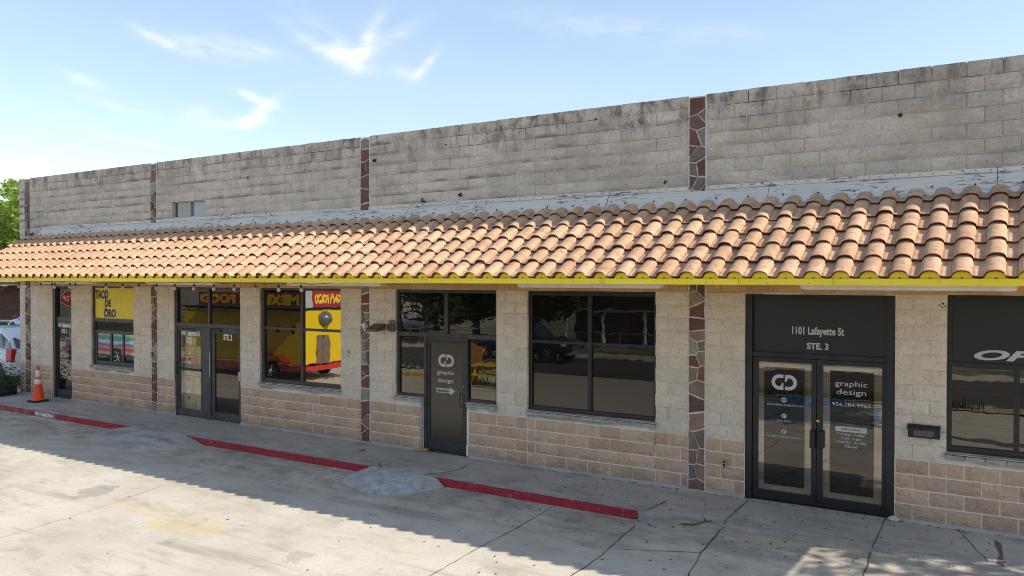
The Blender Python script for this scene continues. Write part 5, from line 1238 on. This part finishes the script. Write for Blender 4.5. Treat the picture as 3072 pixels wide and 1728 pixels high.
# black and yellow advertising trailer across the street
t = thing('black_trailer', 'black and yellow taco trailer across the street, mirrored in the transom glass', 'trailer', (-44.6, -41.5, far_z(0, -41.5)), R(-14))
b = MB(); b.box(-2.2, 2.0, -1.1, 1.1, .55, 3.0); b.build('body', plain('trailer_black', (.02, .02, .022), .4), t, bevel=.04)
b = MB(); b.box(-2.19, .05, 1.10, 1.115, .6, 2.95); b.build('yellow_wrap', plain('wrap_yellow', (.62, .42, .03), .4, .3, scale=2), t)
for tx_, z in (('THE REAL', 2.45), ('TASTE FROM', 2.0), ('LAREDO', 1.55)): letter(tx_, 1.05, 1.12, z, .34, 1.6, M['white_paint'], t, .06, face='+y')
for x in (-.5, .4): wh = wheel(t, 0, 0, .36, .22, 1); wh.location = (x, 1.1, 0)
b = MB(); b.tube([(-2.2, .6, .5), (-3.6, 0, .5)], .05, 6); b.tube([(-2.2, -.6, .5), (-3.6, 0, .5)], .05, 6); b.tube([(-3.4, 0, 0), (-3.4, 0, .6)], .04, 6); b.build('hitch', M['steel'], t)
# gabled house across the street
hz_ = far_z(0, -44)
t = thing('gabled_house', 'small gabled house with a porch across the street, mirrored in the big dark window', 'house', (-22.5, -44, hz_), R(6))
siding = plain('house_siding', (.20, .165, .135), .8, .12, scale=3)
b = MB(); b.box(-5, 5, -4, 4, 0, 2.7); b.build('wall', siding, t)
b = MB(); b.prism([(-5.8, 2.5), (0, 5.6), (5.8, 2.5), (5.8, 2.75), (0, 5.9), (-5.8, 2.75)], 'y', -4.6, 5.6); b.build('roof', plain('shingle', (.09, .085, .08), .9, .2, scale=8, bmp=.6), t)
b = MB(); b.prism([(-5, 2.7), (5, 2.7), (0, 5.45)], 'y', 3.9, 4.02); b.build('gable', plain('gable_grey', (.16, .15, .14), .8), t)
b = MB(); b.tube([(-5.8, 5.62, 2.62), (0, 5.62, 5.75), (5.8, 5.62, 2.62)], .10, 4); b.build('rake_trim', M['white_paint'], t)
b = MB(); b.box(-5.4, 5.4, 3.9, 5.6, 2.45, 2.6); b.build('porch_roof', plain('porch_trim', (.34, .32, .30), .8), t)
for x in (-4.8, -1.6, 1.6, 4.8): MB().box(x - .09, x + .09, 5.35, 5.53, 0, 2.45).build('porch_post', M['white_paint'], t)
for x in (-3.2, 3.0):
    w_ = MB().box(x - .7, x + .7, 4.0, 4.05, .9, 2.2).build('window', M['white_paint'], t); MB().box(x - .6, x + .6, 4.05, 4.06, 1.0, 2.1).build('pane', M['car_glass'], w_)
MB().box(-.45, .45, 4.0, 4.06, 0, 2.1).build('door', plain('house_door', (.10, .06, .05), .5), t)
# chain-link rail in front of the house
t = thing('chain_fence', 'low wire fence along the far side of the street', 'fence', (0, 0, 0))
b = MB(); b.tube([(-60, -32, far_z(0, -32) + 1.1), (20, -32, far_z(0, -32) + 1.1)], .03, 5); b.build('top_rail', M['steel'], t)
pm = MB().tube([(0, 0, 0), (0, 0, 1.12)], .03, 6).mesh('post', M['steel'])
for k in range(27): link('post', pm, t, (-60 + 3.05 * k, -32, far_z(0, -32)))
# picnic table with a leaning board, wheel stops
py = car_paint('picnic_yellow', (.75, .58, .02), .4)
t = thing('picnic_table', 'yellow picnic table on the lot, mirrored beside the next door entrance', 'table', (-15.6, -11.3, lot_z(-15.6, -11.3)))
for z, y, w in ((.74, 0, .36), (.44, .62, .14), (.44, -.62, .14)): MB().box(-.9, .9, y - w, y + w, z, z + .045).build('tabletop' if z > .6 else 'bench', py, t, bevel=.01)
for x in (-.65, .65):
    for s_ in (-1, 1): MB().tube([(x, s_ * .62, 0), (x, s_ * .2, .74)], .04, 6).build('leg', py, t)
    MB().tube([(x, -.74, .42), (x, .74, .42)], .035, 6).build('cross_bar', py, t)
t = thing('plywood_board', 'orange brown plywood board leaning on the yellow picnic table', 'board', (-16.75, -11.35, lot_z(-16.7, -11.3)), R(8))
b = MB(); b.prism([(-.35, 0), (.35, 0), (.35, 1.35), (-.3, 1.5)], 'y', -.02, .02); o = b.build('panel', plain('ply_orange', (.50, .22, .06), .7), t); o.rotation_euler = (R(8), R(8), 0)
def stop_block(name, label, x, y, m, w=1.8, rz=0, group=None):
    z = lot_z(x, y); t = thing(name, label, 'wheel stop', (x, y, z), rz, group); MB().prism([(-.09, 0), (.09, 0), (.06, .13), (-.06, .13)], 'x', -w / 2, w / 2).build('block', m, t, bevel=.012)
    for s_ in (-1, 1): MB().lathe([(.02, .13), (.02, .138)], 8, (s_ * w * .36, 0, 0)).build('pin', M['steel'], t)
yst = plain('stop_yellow', (.62, .42, .05), .7, .15); bst = plain('stop_blue', (.10, .42, .78), .6, .12)
stop_block('wheel_stop', 'yellow concrete wheel stop near the verge grass', -19.9, -12.6, yst, 1.9, 0, 'wheel stops on the lot')
stop_block('wheel_stop', 'long blue wheel stop mirrored across the Ste 3 doors', -5.55, -14.4, bst, 1.95, R(2), 'wheel stops on the lot')
b = MB()
for x0, y0, x1, y1 in ((-8.3, -14.2, -8.9, -9.8), (-5.8, -14.0, -5.8, -9.6), (-3.6, -14.0, -3.2, -9.6), (-7.6, -13.9, -4.2, -13.8)):
    d = Vector((x1 - x0, y1 - y0)).normalized() * .06; nn = Vector((-d.y, d.x)); pts = [(x0 + nn.x, y0 + nn.y), (x1 + nn.x, y1 + nn.y), (x1 - nn.x, y1 - nn.y), (x0 - nn.x, y0 - nn.y)]
    m1 = [(p[0], p[1], lot_z(p[0], p[1]) + .012) for p in pts]; b.add(m1, [(0, 1, 2, 3)])
b.build('blue_bay_marking', plain('bay_blue', (.10, .30, .45), .8, .2), kind='structure')

# ------------------------------------------------------------------ beyond the left corner
t = thing('low_wall', 'low white rendered wall beyond the parked cars', 'wall', (-46, 8.6, -.1))
MB().box(-22, 14, -.1, .1, 0, .42).build('wall_face', plain('white_render', (.72, .72, .71), .8, .08, scale=3), t); MB().box(-22, 14, -.13, .13, .42, .48).build('coping', M['white_paint'], t)
brn = plain('stained_boards', (.17, .095, .075), .8, .25, scale=8); brn2 = plain('board_dark', (.19, .115, .09), .8, .3)
t = thing('timber_apartments', 'dark brown timber building with an outside stair and balcony', 'building', (-66, 22, -.1), R(30))
MB().box(-9, 9, 0, 8, 0, 6.4).build('wall', brn2, t)
MB().box(-9, 9, -2.1, 0, 2.75, 2.98).build('balcony_floor', plain('beam_tan', (.33, .24, .16), .7), t); MB().box(-9, 9, -2.14, -2.06, 3.02, 3.12).build('rail', M['white_paint'], t)
sl_ = MB().box(-.05, .05, -2.12, -2.07, 3.12, 4.1).mesh('baluster', brn)
for k in range(90): link('baluster', sl_, t, (-8.95 + k * .2, 0, 0))
for x in (-8.8, -5.5, -2.2, 1.1, 4.4, 7.7): MB().box(x - .11, x + .11, -2.1, -1.88, 0, 6.2).build('post', brn, t)
stb = MB()
for k in range(11):
    MB().box(-4.6 + k * .32, -4.2 + k * .32, -3.3, -2.2, .2 + k * .25, .25 + k * .25).build('stair_tread', plain('tread_grey', (.30, .29, .28), .8), t)
for y in (-3.3, -2.2): MB().prism([(-4.7, 0), (-4.4, 0), (-.9, 2.75), (-1.2, 2.75)], 'y', y - .03, y + .03).build('stringer', brn, t)
MB().tube([(-4.6, -3.3, 1.1), (-1.0, -3.3, 3.9)], .035, 5).build('handrail', M['steel'], t)
MB().box(-9.4, 9.4, -2.5, 8.4, 6.4, 6.6).build('roof', M['bark'], t)
MB().box(2.2, 3.4, -.05, .0, .2, 2.2).build('door', plain('faded_red_door', (.40, .16, .11), .7), t)
# utility lines with their poles
for i, (x, y) in enumerate(((-84, 21), (10, 23))):
    t = thing('utility_pole', ['wooden utility pole out to the left of the trees', 'wooden utility pole behind the building'][i], 'pole', (x, y, -.2), 0, 'utility poles behind the building')
    MB().tube([(0, 0, 0), (0, 0, 10.2)], .16, 8, 0, .11).build('shaft', M['bark'], t); MB().box(-.06, .06, -1.1, 1.1, 9.0, 9.14).build('crossarm', M['bark'], t)
t = thing('overhead_wires', 'four overhead wires crossing in front of the tree at the left edge', 'wires', (0, 0, 0))
for z, m, r_ in ((8.85, M['black'], .012), (7.2, M['black'], .016), (6.15, M['steel'], .022), (5.75, M['steel'], .03)):
    MB().tube([(-84 + 94 * k / 12, 21 + 2 * k / 12, z - .5 * math.sin(math.pi * k / 12)) for k in range(13)], r_, 5).build('wire', m, t)

for o in bpy.data.objects:
    if o.type == 'MESH' and o.parent is None and 'kind' not in o and 'category' not in o: print('UNTAGGED', o.name)
